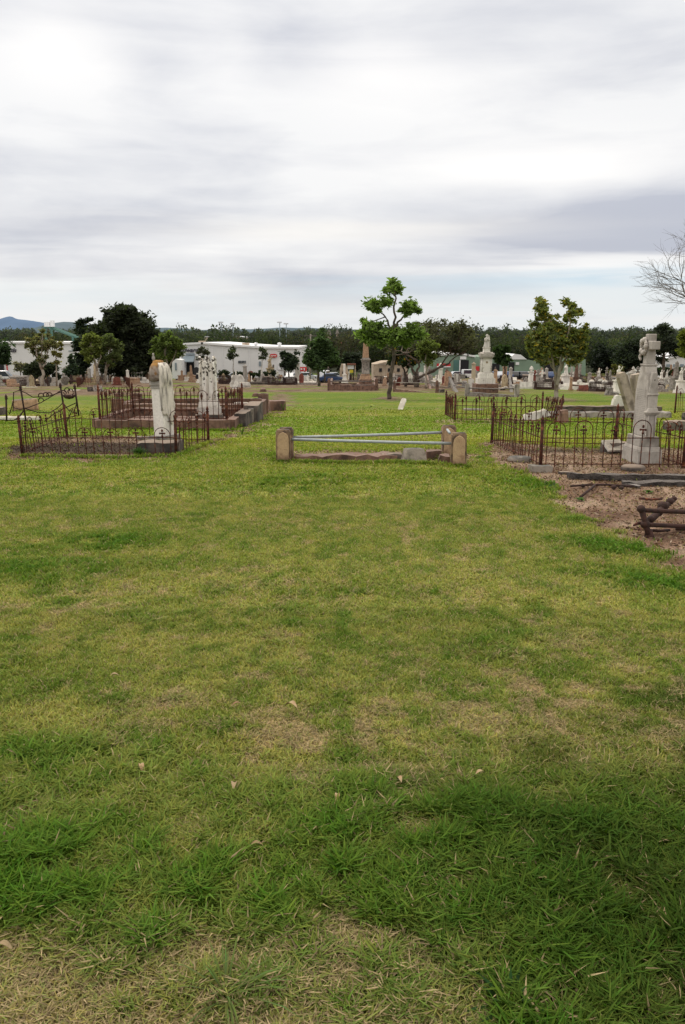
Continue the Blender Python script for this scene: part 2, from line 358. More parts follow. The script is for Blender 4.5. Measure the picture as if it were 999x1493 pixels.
def mixc(a, b, t): return a*(1-t[:, None])+np.asarray(b)*t[:, None]
def gcol(x, y, dirt, dry, lush):
    n = fbm(x, y, 1.6, 101, 4); n3 = fbm(x, y, .12, 103, 3); band = fbm(x*.12, y, 1.8, 107, 3)
    n5 = fbm(x, y, .28, 105, 4); c = mixc(np.tile((.124, .157, .029), (len(x), 1)), (.200, .205, .054), S(.36, .66, n*.25+n5*.35+n3*.4)); c = mixc(c, (.055, .108, .010), S(.52, .68, fbm(x, y*.8, .11, 109, 4))*.6)
    mid = S(7, 14, y)
    c = mixc(c, (.165, .195, .018), mid*S(.4, .6, band)*.8); c = mixc(c, (.105, .165, .012), mid*S(.55, .4, band)*.8)
    c = mixc(c, (.080, .145, .009), S(24, 32, y)*S(.35, .6, n)*.7)
    c = mixc(c, (.27, .185, .115), dry*.85); c = mixc(c, (.038, .100, .006), lush*.85*S(13,5,y)+lush*.4*S(5,13,y))
    fg = S(2.75, 2.2, y+(n-.5)*.6); c = c*(1-.38*fg*S(.2,-.3,-x-.1+0*x)[...])[:, None] if False else c
    d = np.tile((.150, .094, .070), (len(x), 1)); m = fbm(x, y, .45, 111, 4)
    d = mixc(d, (.225, .165, .13), S(.45, .7, m)); d = mixc(d, (.080, .047, .036), S(.5, .3, m)*.8)
    litter = np.clip(ell(x, y, 110, 652, 1.5, .65), 0, 1)+np.clip(ell(x, y, 850, 655, 1.2, .25), 0, 1)
    d = mixc(d, (.038, .027, .021), np.clip(S(.2, .5, litter+(m-.5)*.5), 0, 1)*.95)
    c = mixc(c, d, dirt)
    c = mixc(c, (.028, .034, .02), S(200, 240, y)); c = c*(1.31-.36*S(12, 26, y))[:, None]
    near_dark = S(3.5, 1.9, y+(n-.5)*1.8+(n5-.5)*1.3)*(.14+.86*S(-.25, 1.0, x+(n-.5)*.9)); return c*(1-.56*near_dark)[:, None]  # ground and blade colour darkened towards the near right
# one sheet from behind the camera to the horizon
ys = np.concatenate([np.arange(-30, 0, 2.), np.arange(0, 1.2, .2), np.geomspace(1.2, 9000, 560)]); us = np.sinh(np.linspace(-2.2, 2.2, 441))/math.sinh(2.2)
YY, UU = np.meshgrid(ys, us, indexing='ij'); wd = np.maximum(YY*1.6, 0)*.8+6+np.clip(6-YY, 0, 30)
XX = UU*wd; ny, nx = XX.shape; gx = XX.ravel(); gy = YY.ravel()
V = np.stack([gx, gy, gz(gx, gy)], 1)
i = np.arange(ny-1)[:, None]*nx+np.arange(nx-1)[None, :]; i = i.ravel(); F = np.stack([i, i+1, i+nx+1, i+nx], 1)
dirt, dry, lush = fields(gx, gy)
V[:, 2] -= dirt*.012*(gy < 20)
t = NT('lawn_and_soil'); a = t.n('ShaderNodeAttribute', attribute_name='Col'); geo = t.n('ShaderNodeNewGeometry'); vv = geo.outputs['Position']
n1 = t.noise(55, 6, vv); n2 = t.noise(9, 5, vv); n3 = t.noise(1.2, 5, vv); n4 = t.noise(190, 3, vv)
c = t.mix(t.ramp(n1, .3, .7), t.mix(1.0, a.outputs[0], (.45, .5, .45), 'MULTIPLY'), t.mix(1.0, a.outputs[0], (1.45, 1.35, 1.3), 'MULTIPLY'))
c = t.mix(t.math('MULTIPLY', t.ramp(n2, .35, .7), .4), c, t.mix(1.0, c, (.6, .75, .55), 'MULTIPLY'))
c = t.mix(t.math('MULTIPLY', t.ramp(n4, .58, .7), .5), c, t.mix(.5, c, (.3, .24, .13)))
c = t.mix(t.math('MULTIPLY', t.ramp(n3, .4, .7), .25), c, t.mix(1.0, c, (1.3, 1.15, 1.0), 'MULTIPLY'))
t.bump(t.math('ADD', n1, t.math('MULTIPLY', n2, 2)), .9, .02); M['ground'] = t.fin(c, .95, 0, .1)
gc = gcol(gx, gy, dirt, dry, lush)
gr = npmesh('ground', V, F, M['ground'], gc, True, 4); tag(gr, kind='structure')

# ------------------------------------------------------------------ grass blades
def blades(y0, y1, dens, hk, wk, mono=1.0, pts=None):
    area = (y1*y1-y0*y0)*.5*1.0+(y1-y0)*.7; n = int(area*dens)
    y = np.sqrt(RS.rand(n)*(y1*y1-y0*y0)+y0*y0); x = (RS.rand(n)*2-1)*(y*.5+.35)
    if y1 < 6:   # gather into tufts
        k = RS.rand(n) < .32; tx = np.round(x*9+RS.rand(n)*.0)/9+(lattice(np.round(x*9), np.round(y*9), 3)-.5)*.1; ty = np.round(y*9)/9+(lattice(np.round(x*9), np.round(y*9), 4)-.5)*.1
        x = np.where(k, tx+RS.randn(n)*.022, x); y = np.where(k, ty+RS.randn(n)*.022, y)
    if pts is not None: x, y = pts; n = len(x)
    dirt, dry, lush = fields(x, y)
    if pts is not None: dirt = dirt*.55; lush = np.maximum(lush, .55)
    keep = (RS.rand(n) > np.clip(dirt*1.05, 0, .995)) & (RS.rand(n) < S(25, 9, y)+.01)
    x, y, dirt, dry, lush = [q[keep] for q in (x, y, dirt, dry, lush)]; n = len(x)
    edge = np.clip(dirt*3, 0, 1)
    h = (.016+.014*RS.rand(n)+lush*(.018+.050*RS.rand(n)**1.5)*(.4+.6*S(4.5,2.6,y))+edge*.012)*hk*(1-.3*dry)+(.03*RS.rand(n)**1.5 if pts is not None else 0); w = (.0014+.0012*RS.rand(n)+lush*.0036*RS.rand(n)**1.5)*wk
    an = RS.rand(n)*2*PI; lean = (.35+.75*RS.rand(n)+dry*.6)*h*1.1
    dx = np.cos(an); dy = np.sin(an); fa = an+PI/2+RS.randn(n)*.6; wx = np.cos(fa)*w; wy = np.sin(fa)*w
    z = gz(x, y)-.004; Vt = np.zeros((n, 5, 3))
    Vt[:, 0] = np.stack([x-wx, y-wy, z], 1); Vt[:, 1] = np.stack([x+wx, y+wy, z], 1)
    mx = x+dx*lean*.35; my = y+dy*lean*.35
    Vt[:, 2] = np.stack([mx+wx*.85, my+wy*.85, z+h*.62], 1); Vt[:, 3] = np.stack([mx-wx*.85, my-wy*.85, z+h*.62], 1)
    Vt[:, 4] = np.stack([x+dx*lean, y+dy*lean, z+h*(1-.25*RS.rand(n))], 1)
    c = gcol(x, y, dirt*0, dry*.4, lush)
    c = c*(.72+.75*RS.rand(n)[:, None]); c[:, 0] *= .85+.4*RS.rand(n)
    straw = RS.rand(n) < ((.05+.6*dry+.08*(1-lush)*mono)*(1-lush*.75))*np.where(y > 7, .6, 1)
    c[straw] = np.array((.35, .27, .15))*(.45+.8*RS.rand(straw.sum())[:, None])
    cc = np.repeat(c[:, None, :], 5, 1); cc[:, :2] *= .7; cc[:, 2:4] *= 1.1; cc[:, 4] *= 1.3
    b = np.arange(n)[:, None]*5; T = np.concatenate([b+[0, 1, 2], b+[0, 2, 3], b+[3, 2, 4]], 1).reshape(-1, 3)
    return Vt.reshape(-1, 3), T, cc.reshape(-1, 3)
parts = [blades(1.25, 2.7, 46000, 1, 1.05), blades(2.7, 4.5, 26000, .95, 1.1), blades(4.5, 8, 9500, .95, 1.5), blades(8, 13, 2600, 1.15, 2.8), blades(13, 24, 700, 1.2, 5)]
def along(segs, dens, sp):     # taller grass added at the foot of stones, posts and kerbs as contact shade
    xs = []; ys_ = []
    for (a0, b0), (a1, b1) in segs:
        p, q = P(a0, b0), P(a1, b1); k = int((p-q).length*dens)+60; s_ = RS.rand(k); xs.append(p.x+(q.x-p.x)*s_+RS.randn(k)*sp); ys_.append(p.y+(q.y-p.y)*s_+RS.randn(k)*sp)
    return np.concatenate(xs), np.concatenate(ys_)
SEG = [((402, 673), (426, 673)), ((656, 680), (681, 680)), ((430, 674), (600, 675)), ((600, 677), (650, 679)), ((180, 626), (345, 627)), ((345, 624), (362, 611)), ((362, 612), (385, 602)), ((190, 666), (262, 665)), ((30, 665), (190, 667)), ((262, 663), (306, 644)),
       ((664, 615), (815, 618)), ((0, 619), (56, 619)), ((808, 613), (925, 612)), ((578, 600), (590, 600)), ((400, 660), (404, 672)), ((640, 660), (645, 672)), ((890, 594), (912, 594)), ((20, 600), (52, 600))]
parts.append(blades(3, 20, 1, 1.1, 2.2, pts=along(SEG, 700, .035)))
off = 0; Vs = []; Fs = []; Cs = []
for v, f, c in parts: Vs.append(v); Fs.append(f+off); Cs.append(c); off += len(v)
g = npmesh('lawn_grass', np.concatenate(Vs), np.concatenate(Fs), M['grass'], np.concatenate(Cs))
tag(g, 'mown green and straw coloured grass covering the open lawn', 'grass', kind='stuff')
# straw, twigs and leaf litter on the bare soil
def litter(n, mesh_name, label):
    xs = []; 
    pts = []
    while len(pts) < n:
        x = RS.uniform(-7, 9, 4000); y = RS.uniform(5.0, 15, 4000); d, _, _ = fields(x, y); k = RS.rand(4000) < d*.9
        pts += list(zip(x[k], y[k]))
    pts = np.array(pts[:n]); x, y = pts.T; z = gz(x, y)-.006; an = RS.rand(n)*2*PI; L = .008+.028*RS.rand(n)**3; w = .002+.004*RS.rand(n)
    a = np.stack([np.cos(an)*L, np.sin(an)*L, RS.randn(n)*.006], 1); b = np.stack([-np.sin(an)*w, np.cos(an)*w, RS.rand(n)*.008], 1); c0 = np.stack([x, y, z+.008], 1)
    V = np.stack([c0-a, c0+b, c0+a, c0-b], 1).reshape(-1, 3); F = np.arange(n*4).reshape(-1, 4)
    lit = np.clip(ell(x, y, 110, 652, 1.5, .65)*1.6, 0, 1)
    c = np.array([(.24, .16, .11), (.12, .06, .04), (.33, .26, .20), (.06, .035, .025)])[RS.randint(0, 4, n)]*(.6+.7*RS.rand(n)[:, None])
    c = c*(1-lit[:, None]*.72)
    o = npmesh(mesh_name, V, F, M['grass'], np.repeat(c, 4, 0)); tag(o, label, 'litter', kind='stuff')
litter(32000, 'leaf_litter', 'dead straw twigs and leaves strewn over the bare soil')

# ------------------------------------------------------------------ sky and light
SUN_EL, SUN_AZ = 52, -38
w = bpy.data.worlds.new('World'); scene.world = w; w.use_nodes = True; nt = w.node_tree; nt.nodes.clear()
class WN(NT):
    def __init__(s): s.t = nt
t = WN(); out = t.n('ShaderNodeOutputWorld'); bg = t.n('ShaderNodeBackground'); t.l(bg.outputs[0], out.inputs[0]); bg.inputs[1].default_value = .1
sky = t.n('ShaderNodeTexSky'); sky.sky_type = 'NISHITA'; sky.sun_disc = False; sky.sun_elevation = R(SUN_EL); sky.sun_rotation = R(SUN_AZ); sky.air_density = 1.2; sky.dust_density = 2
tc = t.n('ShaderNodeTexCoord'); sp = t.n('ShaderNodeSeparateXYZ'); t.l(tc.outputs['Generated'], sp.inputs[0]); X, Y, Z = sp.outputs
az = t.math('MULTIPLY', t.math('ARCTAN2', X, Y), 180/PI); el = t.math('MULTIPLY', t.math('ARCSINE', Z), 180/PI)
zz = t.math('ADD', t.math('MAXIMUM', Z, 0), .10)
cb = t.n('ShaderNodeCombineXYZ'); t.l(t.math('DIVIDE', X, zz), cb.inputs[0]); t.l(t.math('DIVIDE', Y, zz), cb.inputs[1]); pv = cb.outputs[0]
nA = t.noise(.55, 7, pv, (.8, 1.0, 1), .3); nB = t.noise(1.7, 8, pv, (.6, 1.1, 1), .6); nC = t.noise(.22, 4, pv)
cb2 = t.n('ShaderNodeCombineXYZ'); t.l(t.math('MULTIPLY', az, .045), cb2.inputs[0]); t.l(t.math('MULTIPLY', el, .55), cb2.inputs[1]); nS = t.noise(1, 7, cb2.outputs[0], None, .5)
cb3 = t.n('ShaderNodeCombineXYZ'); t.l(t.math('MULTIPLY', az, .075), cb3.inputs[0]); t.l(t.math('MULTIPLY', el, .26), cb3.inputs[1]); cb3.inputs[2].default_value = 3.3; nT = t.noise(1, 10, cb3.outputs[0], None, .25)
azw = t.math('ADD', az, t.math('MULTIPLY', t.math('SUBTRACT', nA, .5), 22)); elw = t.math('ADD', el, t.math('MULTIPLY', t.math('SUBTRACT', nS, .5), 2.4))
def sazel(px, py): d = ray(px, py).normalized(); return math.degrees(math.atan2(d.x, d.y)), math.degrees(math.asin(d.z))
def gauss(px, py, wx, wy, amp):      # soft cloud mass at a direction of the sky
    a, e = sazel(px, py); k = .0503
    da = t.math('DIVIDE', t.math('SUBTRACT', azw, a), wx*k); de = t.math('DIVIDE', t.math('SUBTRACT', elw, e), wy*k)
    q = t.math('ADD', t.math('MULTIPLY', da, da), t.math('MULTIPLY', de, de)); return t.math('MULTIPLY', t.math('EXPONENT', t.math('MULTIPLY', q, -1)), amp)
def total(l):
    s = l[0]
    for q in l[1:]: s = t.math('ADD', s, q)
    return s
grey = total([gauss(80, 320, 240, 42, .95), gauss(330, 300, 170, 30, .25), gauss(850, 342, 210, 32, 1.7), gauss(980, 310, 120, 40, .4), gauss(520, 418, 170, 22, .8), gauss(60, 400, 170, 12, .3), gauss(200, 110, 90, 60, .35), gauss(160, 240, 200, 45, .3), gauss(800, 60, 260, 60, .22), gauss(450, 70, 120, 80, .22), gauss(620, 290, 140, 24, .25), gauss(520, 190, 280, 40, .16), gauss(950, 180, 180, 60, .14), gauss(380, 30, 300, 30, .15)])
grey = t.math('ADD', grey, t.math('MULTIPLY', t.math('SUBTRACT', nB, .47), .8))
grey = t.math('ADD', grey, t.math('MULTIPLY', t.math('SUBTRACT', nS, .5), .6)); grey = t.math('ADD', grey, t.math('MULTIPLY', t.math('SUBTRACT', nT, .5), 1.9), clamp=True)
brt = total([gauss(90, 75, 80, 50, .9), gauss(600, 110, 150, 50, .9), gauss(770, 240, 190, 32, 1.1), gauss(450, 345, 240, 16, .5), gauss(330, 90, 60, 60, .35), gauss(880, 385, 180, 10, .5), gauss(300, 370, 200, 8, .3)])
cl = t.mix(t.math('MULTIPLY', grey, .95, clamp=True), (.965, .96, .96), (.51, .535, .625))
cl = t.mix(t.math('MULTIPLY', brt, 1.0, clamp=True), cl, (1.08, 1.06, 1.04))
# pale band low down: thin cirrus over clear blue sky
low = t.ramp(el, 4.6, 3.2); blue = t.math('MULTIPLY', t.math('ADD', gauss(900, 408, 240, 12, .9), gauss(560, 425, 160, 14, .3)), t.ramp(nS, .62, .45), clamp=True)
cl = t.mix(t.math('MULTIPLY', low, .55), cl, t.mix(t.ramp(nS, .4, .6), (.74, .82, .86), (.86, .87, .87)))
cl = t.mix(t.math('MULTIPLY', blue, .85, clamp=True), cl, (.58, .75, .87))
warm = gauss(480, 335, 300, 14, .5); cl = t.mix(t.math('MULTIPLY', warm, 1, clamp=True), cl, (.97, .93, .88))
cl = t.mix(t.ramp(el, 24, 60), cl, (2.15, 2.0, 1.82))        # unseen sky overhead brightened to add light on the ground
cl = t.mix(1.0, cl, (10, 10, 10), 'MULTIPLY')
fin = t.mix(.93, sky.outputs[0], cl); t.l(fin, bg.inputs[0])
sun = bpy.data.lights.new('sun', 'SUN'); sun.energy = 1.8; sun.angle = R(14); sun.color = (1, .95, .87)
so = bpy.data.objects.new('sun', sun); COL.objects.link(so)
sd = Vector((math.sin(R(SUN_AZ))*math.cos(R(SUN_EL)), math.cos(R(SUN_AZ))*math.cos(R(SUN_EL)), math.sin(R(SUN_EL)))); so.rotation_euler = sd.to_track_quat('Z', 'Y').to_euler()
scene.view_settings.view_transform = 'Standard'; scene.view_settings.look = 'None'; scene.view_settings.exposure = 0
scene.cycles.max_bounces = 5; scene.cycles.diffuse_bounces = 3; scene.cycles.transparent_max_bounces = 4
# ------------------------------------------------------------------ iron grave fences
def frame(a, b, lean=(0, 0)):
    a = Vector(a); b = Vector(b); x = (b-a).normalized(); up = Vector((lean[0], lean[1], 1)); y = up.cross(x).normalized(); z = x.cross(y)
    m = Matrix((x, y, z)).transposed().to_4x4(); m.translation = a; return m
def finial(mb, x, z, s=1.0, kind=0):
    mb.box((x, 0, z), (.012*s, .012*s, .05*s))
    mb.ball((x, 0, z-.018*s), .013*s, 6, 4)
    if kind == 0:    # fleur cross
        mb.box((x, 0, z+.015*s), (.05*s, .012*s, .014*s)); mb.ball((x-.025*s, 0, z+.015*s), .011*s, 6, 4); mb.ball((x+.025*s, 0, z+.015*s), .011*s, 6, 4); mb.ball((x, 0, z+.048*s), .012*s, 6, 4, (1, 1, 1.5))
    else:            # spear
        mb.lathe([(.006*s, .0), (.026*s, .012*s), (.012*s, .022*s), (.020*s, .03*s), (.002*s, .075*s)], 6, (x, 0, z-.005*s))
def fence(label, corners, Hh, sp, group=None, skip=(), leans={}, kind=0, hs={}, r=.0075, rails=(.07, .64), zoff=0, cat='iron fence', panel_labels={}, post=True, hoopw=.62):
    A = Vector(corners[0]); root = thing('iron_grave_fence', label, cat, A, group=group)
    C = [Vector(c)-A+Vector((0, 0, zoff)) for c in corners]; n = len(C)
    for i in range(n):
        if i in skip: continue
        a, b = C[i], C[(i+1) % n]; L = (b-a).length; k = max(2, round(L/sp)); s = L/k; h = hs.get(i, Hh); hw = s*hoopw; rr = hw/2
        mb = MB()
        for q in rails:
            mb.tube([(0, 0, h*q), (L*.5, 0, h*q-.006*random.random()), (L, 0, h*q)], r*.9, 6)
        pn = mb.build('panel', M['rust'], root); pn.matrix_basis = frame(a, b, leans.get(i, (0, 0)))
        if i in panel_labels: pn['label'] = panel_labels[i]
        hm = MB(); pts = [(-rr, 0, 0), (-rr, 0, h-rr)]+[(-rr*math.cos(t), 0, h-rr+rr*math.sin(t)) for t in [PI*j/9 for j in range(1, 9)]]+[(rr, 0, h-rr), (rr, 0, 0)]
        hm.tube(pts, r*.85, 5); hme = hm.mesh('hoop', M['rust'])
        pm = MB(); pm.tube([(0, 0, 0), (0, 0, h*.80)], r*1.0, 5); finial(pm, 0, h*.78, 1.3, kind); pme = pm.mesh('picket', M['rust'])
        for j in range(k):
            x = (j+.5)*s
            for nm, me in (('hoop', hme), ('picket', pme)):
                if random.random() < .03: continue
                o = bpy.data.objects.new(nm, me); COL.objects.link(o); o.parent = pn; o.location = (x, 0, 0)
                o.rotation_euler = (random.gauss(0, .035), random.gauss(0, .026), random.gauss(0, .08)); o.scale.z = random.gauss(1, .018)
    if post:
        pm = MB(); pm.tube([(0, 0, -.05), (0, 0, Hh*.98)], .023, 8); pm.lathe([(.028, 0), (.028, .03), (.02, .035)], 8, (0, 0, 0)); pm.lathe([(.02, 0), (.03, .012), (.016, .03), (.026, .05), (.018, .07), (.004, .11)], 8, (0, 0, Hh*.96))
        me = pm.mesh('post', M['rust'])
        for i in range(n):
            if i in skip and (i-1) % n in skip: continue
            o = bpy.data.objects.new('post', me); COL.objects.link(o); o.parent = root; o.location = C[i]; ln = leans.get(i, (0, 0)); o.rotation_euler = (-ln[1]*.5, ln[0]*.5, 0)
    return root
GF = None
fR1 = fence('hooped rusty iron fence around the grave with the tall grey cross headstone', [P(788, 680), P(996, 683), P(897, 651), P(717, 645)], .585, .35, leans={0: (0, .03), 3: (.03, 0)})
fL1 = fence('low rusty hooped iron fence around the leaning draped urn monument', [P(33, 663), P(257, 662), P(304, 643), P(98, 637)], .50, .36, hs={0: .40}, leans={0: (0, -.12), 3: (-.06, 0), 1: (.03, 0)}, r=.007, panel_labels={0: 'lower front panel leaning outward'})
K2 = .17
p2 = [(-4.6, 14.85), (-2.20, 14.85), (-2.20, 17.25), (-4.6, 17.25)]
fL2 = fence('rusty hooped iron fence standing on a brown kerb around the mottled white headstone', [(x, y, G(x, y)+K2) for x, y in p2], .56, .32, kind=1, r=.0075)
fR2 = fence('rusty hooped iron fence with spear points behind the right pair of sandstone posts', [P(663, 613), P(815, 616), P(790, 607), P(650, 605)], .50, .30, kind=1, leans={0: (0, -.04), 1: (.2, 0)})

# plot kerb under fence two
def kerb_plot(label, x0, x1, y0, y1, hgt, wd, mat, group=None, j=.012, cat='grave kerb', name='grave_kerb', caps=False):
    zc = min(G(x0, y0), G(x1, y0), G(x0, y1), G(x1, y1)); root = thing(name, label, cat, ((x0+x1)/2, (y0+y1)/2, zc), group=group)
    w, d = x1-x0, y1-y0; zz = .04
    top = max(G(x0, y0), G(x0, y1))-zc+hgt
    for c, s in (((0, -d/2), (w, wd)), ((0, d/2), (w, wd)), ((-w/2, 0), (wd*.98, d-wd)), ((w/2, 0), (wd*.98, d-wd))):
        m = MB(); m.rough((c[0], c[1], (top-.06)/2), (s[0], s[1], top+.06), cuts=.12, j=j); m.build('kerb_stone', mat, root)
    if caps:
        for sx in (-1, 1):
            for sy in (-1, 1):
                m = MB(); m.rough((sx*w/2, sy*d/2, (top+.1)/2), (wd*1.25, wd*1.25, top+.16), cuts=.1, j=.006); m.lathe([(.09, 0), (.10, .02), (.07, .035), (.085, .05), (.03, .09)], 10, (sx*w/2, sy*d/2, top+.17)); m.build('pier', mat, root)
    return root
k2 = kerb_plot('brown sandstone kerb under the fence of the mottled white headstone', -4.68, -2.12, 14.77, 17.33, K2-.012, .16, M['brownstone'])
m = MB(); m.rough((0, 0, .05), (2.2, 2.2, .1), cuts=.2, j=.01); o = m.build('plot_slab', M['brownstone'], k2)
kb = kerb_plot('low brown sandstone kerb of the empty plot behind the mottled white headstone', -5.2, -2.0, 18.2, 19.9, .30, .2, M['brownstone'], caps=True)
def block(name, label, cat, loc, size, mat, rz=0, j=.012, top=(1, 1), tilt=0, cuts=.07, group=None, sink=.03):
    z = G(loc[0], loc[1]) if len(loc) < 3 else loc[2]
    m = MB(); m.rough((0, 0, size[2]/2-sink), size, rz, cuts, j, top, tilt=tilt); o = m.build(name, mat); o.location = (loc[0], loc[1], z); return tag(o, label, cat, group)
block('stone_block', 'pale square concrete block at the near right corner of the brown kerb', 'stone block', P(334, 624)[:2], (.19, .16, .17), M['concrete'])
block('kerb_stone', 'blackened kerb stone nearest the camera beside the gravel strip', 'kerb stone', (-2.02, 15.95), (.22, 1.0, .30), M['darkstone'])
block('kerb_stone', 'larger blackened stone block between kerb stone and capped sandstone pier', 'kerb stone', (-1.95, 17.25), (.3, 1.15, .40), M['darkstone'])
block('stone_block', 'small upright pale end stone joining the two blackened blocks', 'stone block', (-1.93, 16.55), (.1, .1, .33), M['concrete'])
block('stone_block', 'brown broken stone block at the far end of the kerbed plots', 'stone block', (-1.75, 21.0), (.42, .55, .3), M['brownstone'], rz=.2)
block('marble_slab', 'short white marble slab lying across the brown kerb', 'marble slab', (-2.35, 18.25, G(-2.35, 18.25)+.29), (.32, .12, .04), M['white'], rz=.5, sink=0)
# mottled white headstone with three pinnacles
wx, wy = -2.80, 16.5; zb = G(wx, wy)
t = thing('marble_headstone', 'tall white marble headstone mottled black, with three broken pinnacles', 'headstone', (wx, wy, zb))
m = MB(); m.rough((0, 0, .08), (.55, .4, .20), cuts=.1, j=.006); m.build('foundation', M['darkstone'], t)
m = MB(); m.bz(0, 0, .18, .46, .34, .15); m.build('base', M['white'], t, .008)
m = MB(); m.bz(0, 0, .33, .42, .28, .02, .98); m.bz(0, 0, .35, .41, .27, .13, .9); m.build('plinth', M['white'], t, .006)
ol = [(-.185, .48), (.185, .48), (.182, .62), (.165, .68), (.170, 1.22), (.172, 1.34), (.10, 1.34), (.095, 1.27), (.045, 1.26), (.04, 1.355), (-.04, 1.36), (-.05, 1.27), (-.09, 1.275), (-.10, 1.33), (-.165, 1.33), (-.172, 1.1), (-.155, .95), (-.168, .8), (-.165, .68), (-.182, .62)]
m = MB(); m.prism(ol, -.10, .10); m.build('tablet', M['whiteweath'], t, .01)
for x in (-.14, 0, .137):
    m = MB(); m.tube([(x, -.115, .5), (x, -.115, 1.2), (x, -.105, 1.33)], .024, 8); m.lathe([(.03, 0), (.035, .03), (.022, .07)], 8, (x, -.09, 1.31)); m.build('pinnacle', M['whiteweath'], t)
# leaning draped urn monument
p = P(240, 641); lx, ly = p.x, p.y+.05
t = thing('draped_urn_monument', 'leaning white marble pillar topped by a draped urn stained orange with lichen', 'monument', (lx, ly, p.z), R(-35), ry=R(-2.5), rx=R(1.0)); t.scale = (1.04, 1.04, .97)
m = MB(); m.rough((0, 0, .02), (.36, .36, .12), cuts=.1, j=.008); m.build('base', M['greystone'], t)
m = MB(); m.bz(0, 0, .05, .235, .235, .83, .86); m.build('shaft', M['white'], t, .006)
m = MB(); m.bz(0, 0, .875, .235, .235, .025); m.bz(0, 0, .90, .21, .21, .03); m.bz(0, 0, .93, .245, .245, .03); m.bz(0, 0, .96, .225, .225, .035); m.build('capital', M['greymarble'], t, .004)
pr = [(.12, .99), (.160, 1.01), (.166, 1.06), (.158, 1.14), (.135, 1.23), (.10, 1.29), (.086, 1.30), (.08, 1.33), (.03, 1.345)]
m = MB(); m.lathe(pr, 24, (0, 0, 0), flute=.02); m.build('urn', M['urn'], t)
m = MB(); m.lathe([(.012, 1.33), (.024, 1.36), (.026, 1.39), (.012, 1.42), (.02, 1.44), (.004, 1.465)], 10, (-.045, -.045, 0)); m.build('finial', M['greymarble'], t)
# cloth hanging from the urn down the near face: pleated sheet
vs = []; fs = []; nu, nv = 34, 26
for j in range(nv):
    q = j/(nv-1); z = 1.30*(1-q)+(.40)*q
    for i in range(nu):
        s_ = i/(nu-1); ang = R(-42)+s_*R(135)
        fold = .5+.5*math.cos(s_*38+1.2*math.sin(q*4)); rad = float(np.interp(z, [1.0, 1.06, 1.14, 1.23, 1.29, 1.30], [.175, .180, .172, .150, .112, .09]))+.004
        cx, cy = rad*math.cos(ang), rad*math.sin(ang)
        if q > .30:       # settles onto the pillar's corner
            k = float(S(.30, .5, q)); hw = .127-.008*q; sx = max(-hw, min(hw, cx*1.25)); sy = max(-hw, min(hw, cy*1.25)); n_ = Vector((sx, sy, 0)).normalized(); cx = cx*(1-k)+(sx+n_.x*.012)*k; cy = cy*(1-k)+(sy+n_.y*.012)*k
        n_ = Vector((cx, cy, 0)).normalized(); amp = .016*(1-.5*q); end = (.10*math.sin(s_*9+1)+.05*math.cos(s_*23))*(q > .9)
        vs.append((cx+n_.x*fold*amp, cy+n_.y*fold*amp, z+end-(0 if q < .9 else 0)))
for j in range(nv-1):
    for i in range(nu-1): a = j*nu+i; fs.append((a, a+nu, a+nu+1, a+1))
m = MB(); m.add(vs, fs, True); o = m.build('drape', M['drape'], t); s_ = o.modifiers.new('solid', 'SOLIDIFY'); s_.thickness = .012
# kerb round its foot
block('kerb_stone', 'dark mossy kerb stone at the foot of the draped urn monument', 'kerb stone', P(235, 659)[:2], (.62, .3, .2), M['darkstone'], j=.02)
block('stone_fragment', 'small pale broken stone by the low fence under the urn monument', 'stone', P(212, 640)[:2], (.3, .16, .07), M['concrete'], rz=.2, j=.02)
block('stone_fragment', 'white pebble like stone on bare soil at the low fence', 'stone', P(275, 655)[:2], (.1, .07, .04), M['white'], j=.02)
# bent iron frame behind the low fence
Yb = 16.6
def bent(pts, r=.013, mb=None): mb.tube([W(a, b, Yb+(c if len(q) > 2 else 0))-o0 for q in pts for a, b, c in [(q+(0,))[:3]]], r, 6)
o0 = P(62, 618); o0.y = Yb
t = thing('bent_iron_fence', 'collapsed rusty iron fence of leaning posts and twisted rails', 'iron fence', o0)
for pl in ([(10, 618), (9, 579)], [(38, 614), (30, 565)], [(96, 612), (88, 562)], [(115, 606), (109, 564)]):
    m = MB(); bent(pl, .020, m); q = W(*pl[1], Yb)-o0; m.lathe([(.02, -.05), (.04, -.035), (.022, -.02), (.035, 0), (.008, .06)], 8, q); m.build('post', M['rustdark'], t)
for pl in ([(19, 600), (20, 572), (28, 569), (38, 573), (48, 579), (70, 578), (88, 572)], [(19, 594), (30, 597), (42, 594), (60, 587), (75, 578), (88, 570)], [(0, 612), (20, 613), (30, 606), (38, 594)], [(38, 596), (55, 601), (72, 602), (84, 595), (92, 587)], [(38, 614), (60, 616), (84, 612), (112, 606)],
           [(60, 618), (78, 604), (92, 596), (112, 587)], [(92, 587), (100, 598), (108, 600), (112, 588)], [(14, 604), (17, 594), (19, 585)], [(92, 572), (100, 580), (108, 573)], [(24, 612), (35, 598)], [(98, 614), (106, 596), (112, 604)]):
    m = MB(); bent(pl, .011, m); m.build('rail', M['rustdark'], t)
for a, b in ((60, 577), (67, 576), (72, 576), (60, 584), (98, 569), (93, 573), (103, 571)):
    m = MB(); q = W(a, b, Yb)-o0; m.tube([q+Vector((.055*math.cos(u), 0, .055*math.sin(u))) for u in [PI*k/6-.3 for k in range(9)]], .012, 5); m.build('scroll', M['rustdark'], t)
m = MB(); q = W(101, 577, Yb)-o0; vs = []; m.lathe([(.01, -.07), (.08, -.055), (.12, -.02), (.13, .02), (.12, .02), (.1, -.01)], 12, q); m.build('scrap_bowl', M['rustdark'], t)
block('stone_block', 'squared brown sandstone block lying behind the collapsed iron fence', 'stone block', (W(37, 590, 21)[0], 21), (.62, .45, .33), M['sand'], rz=.45, tilt=-.05)
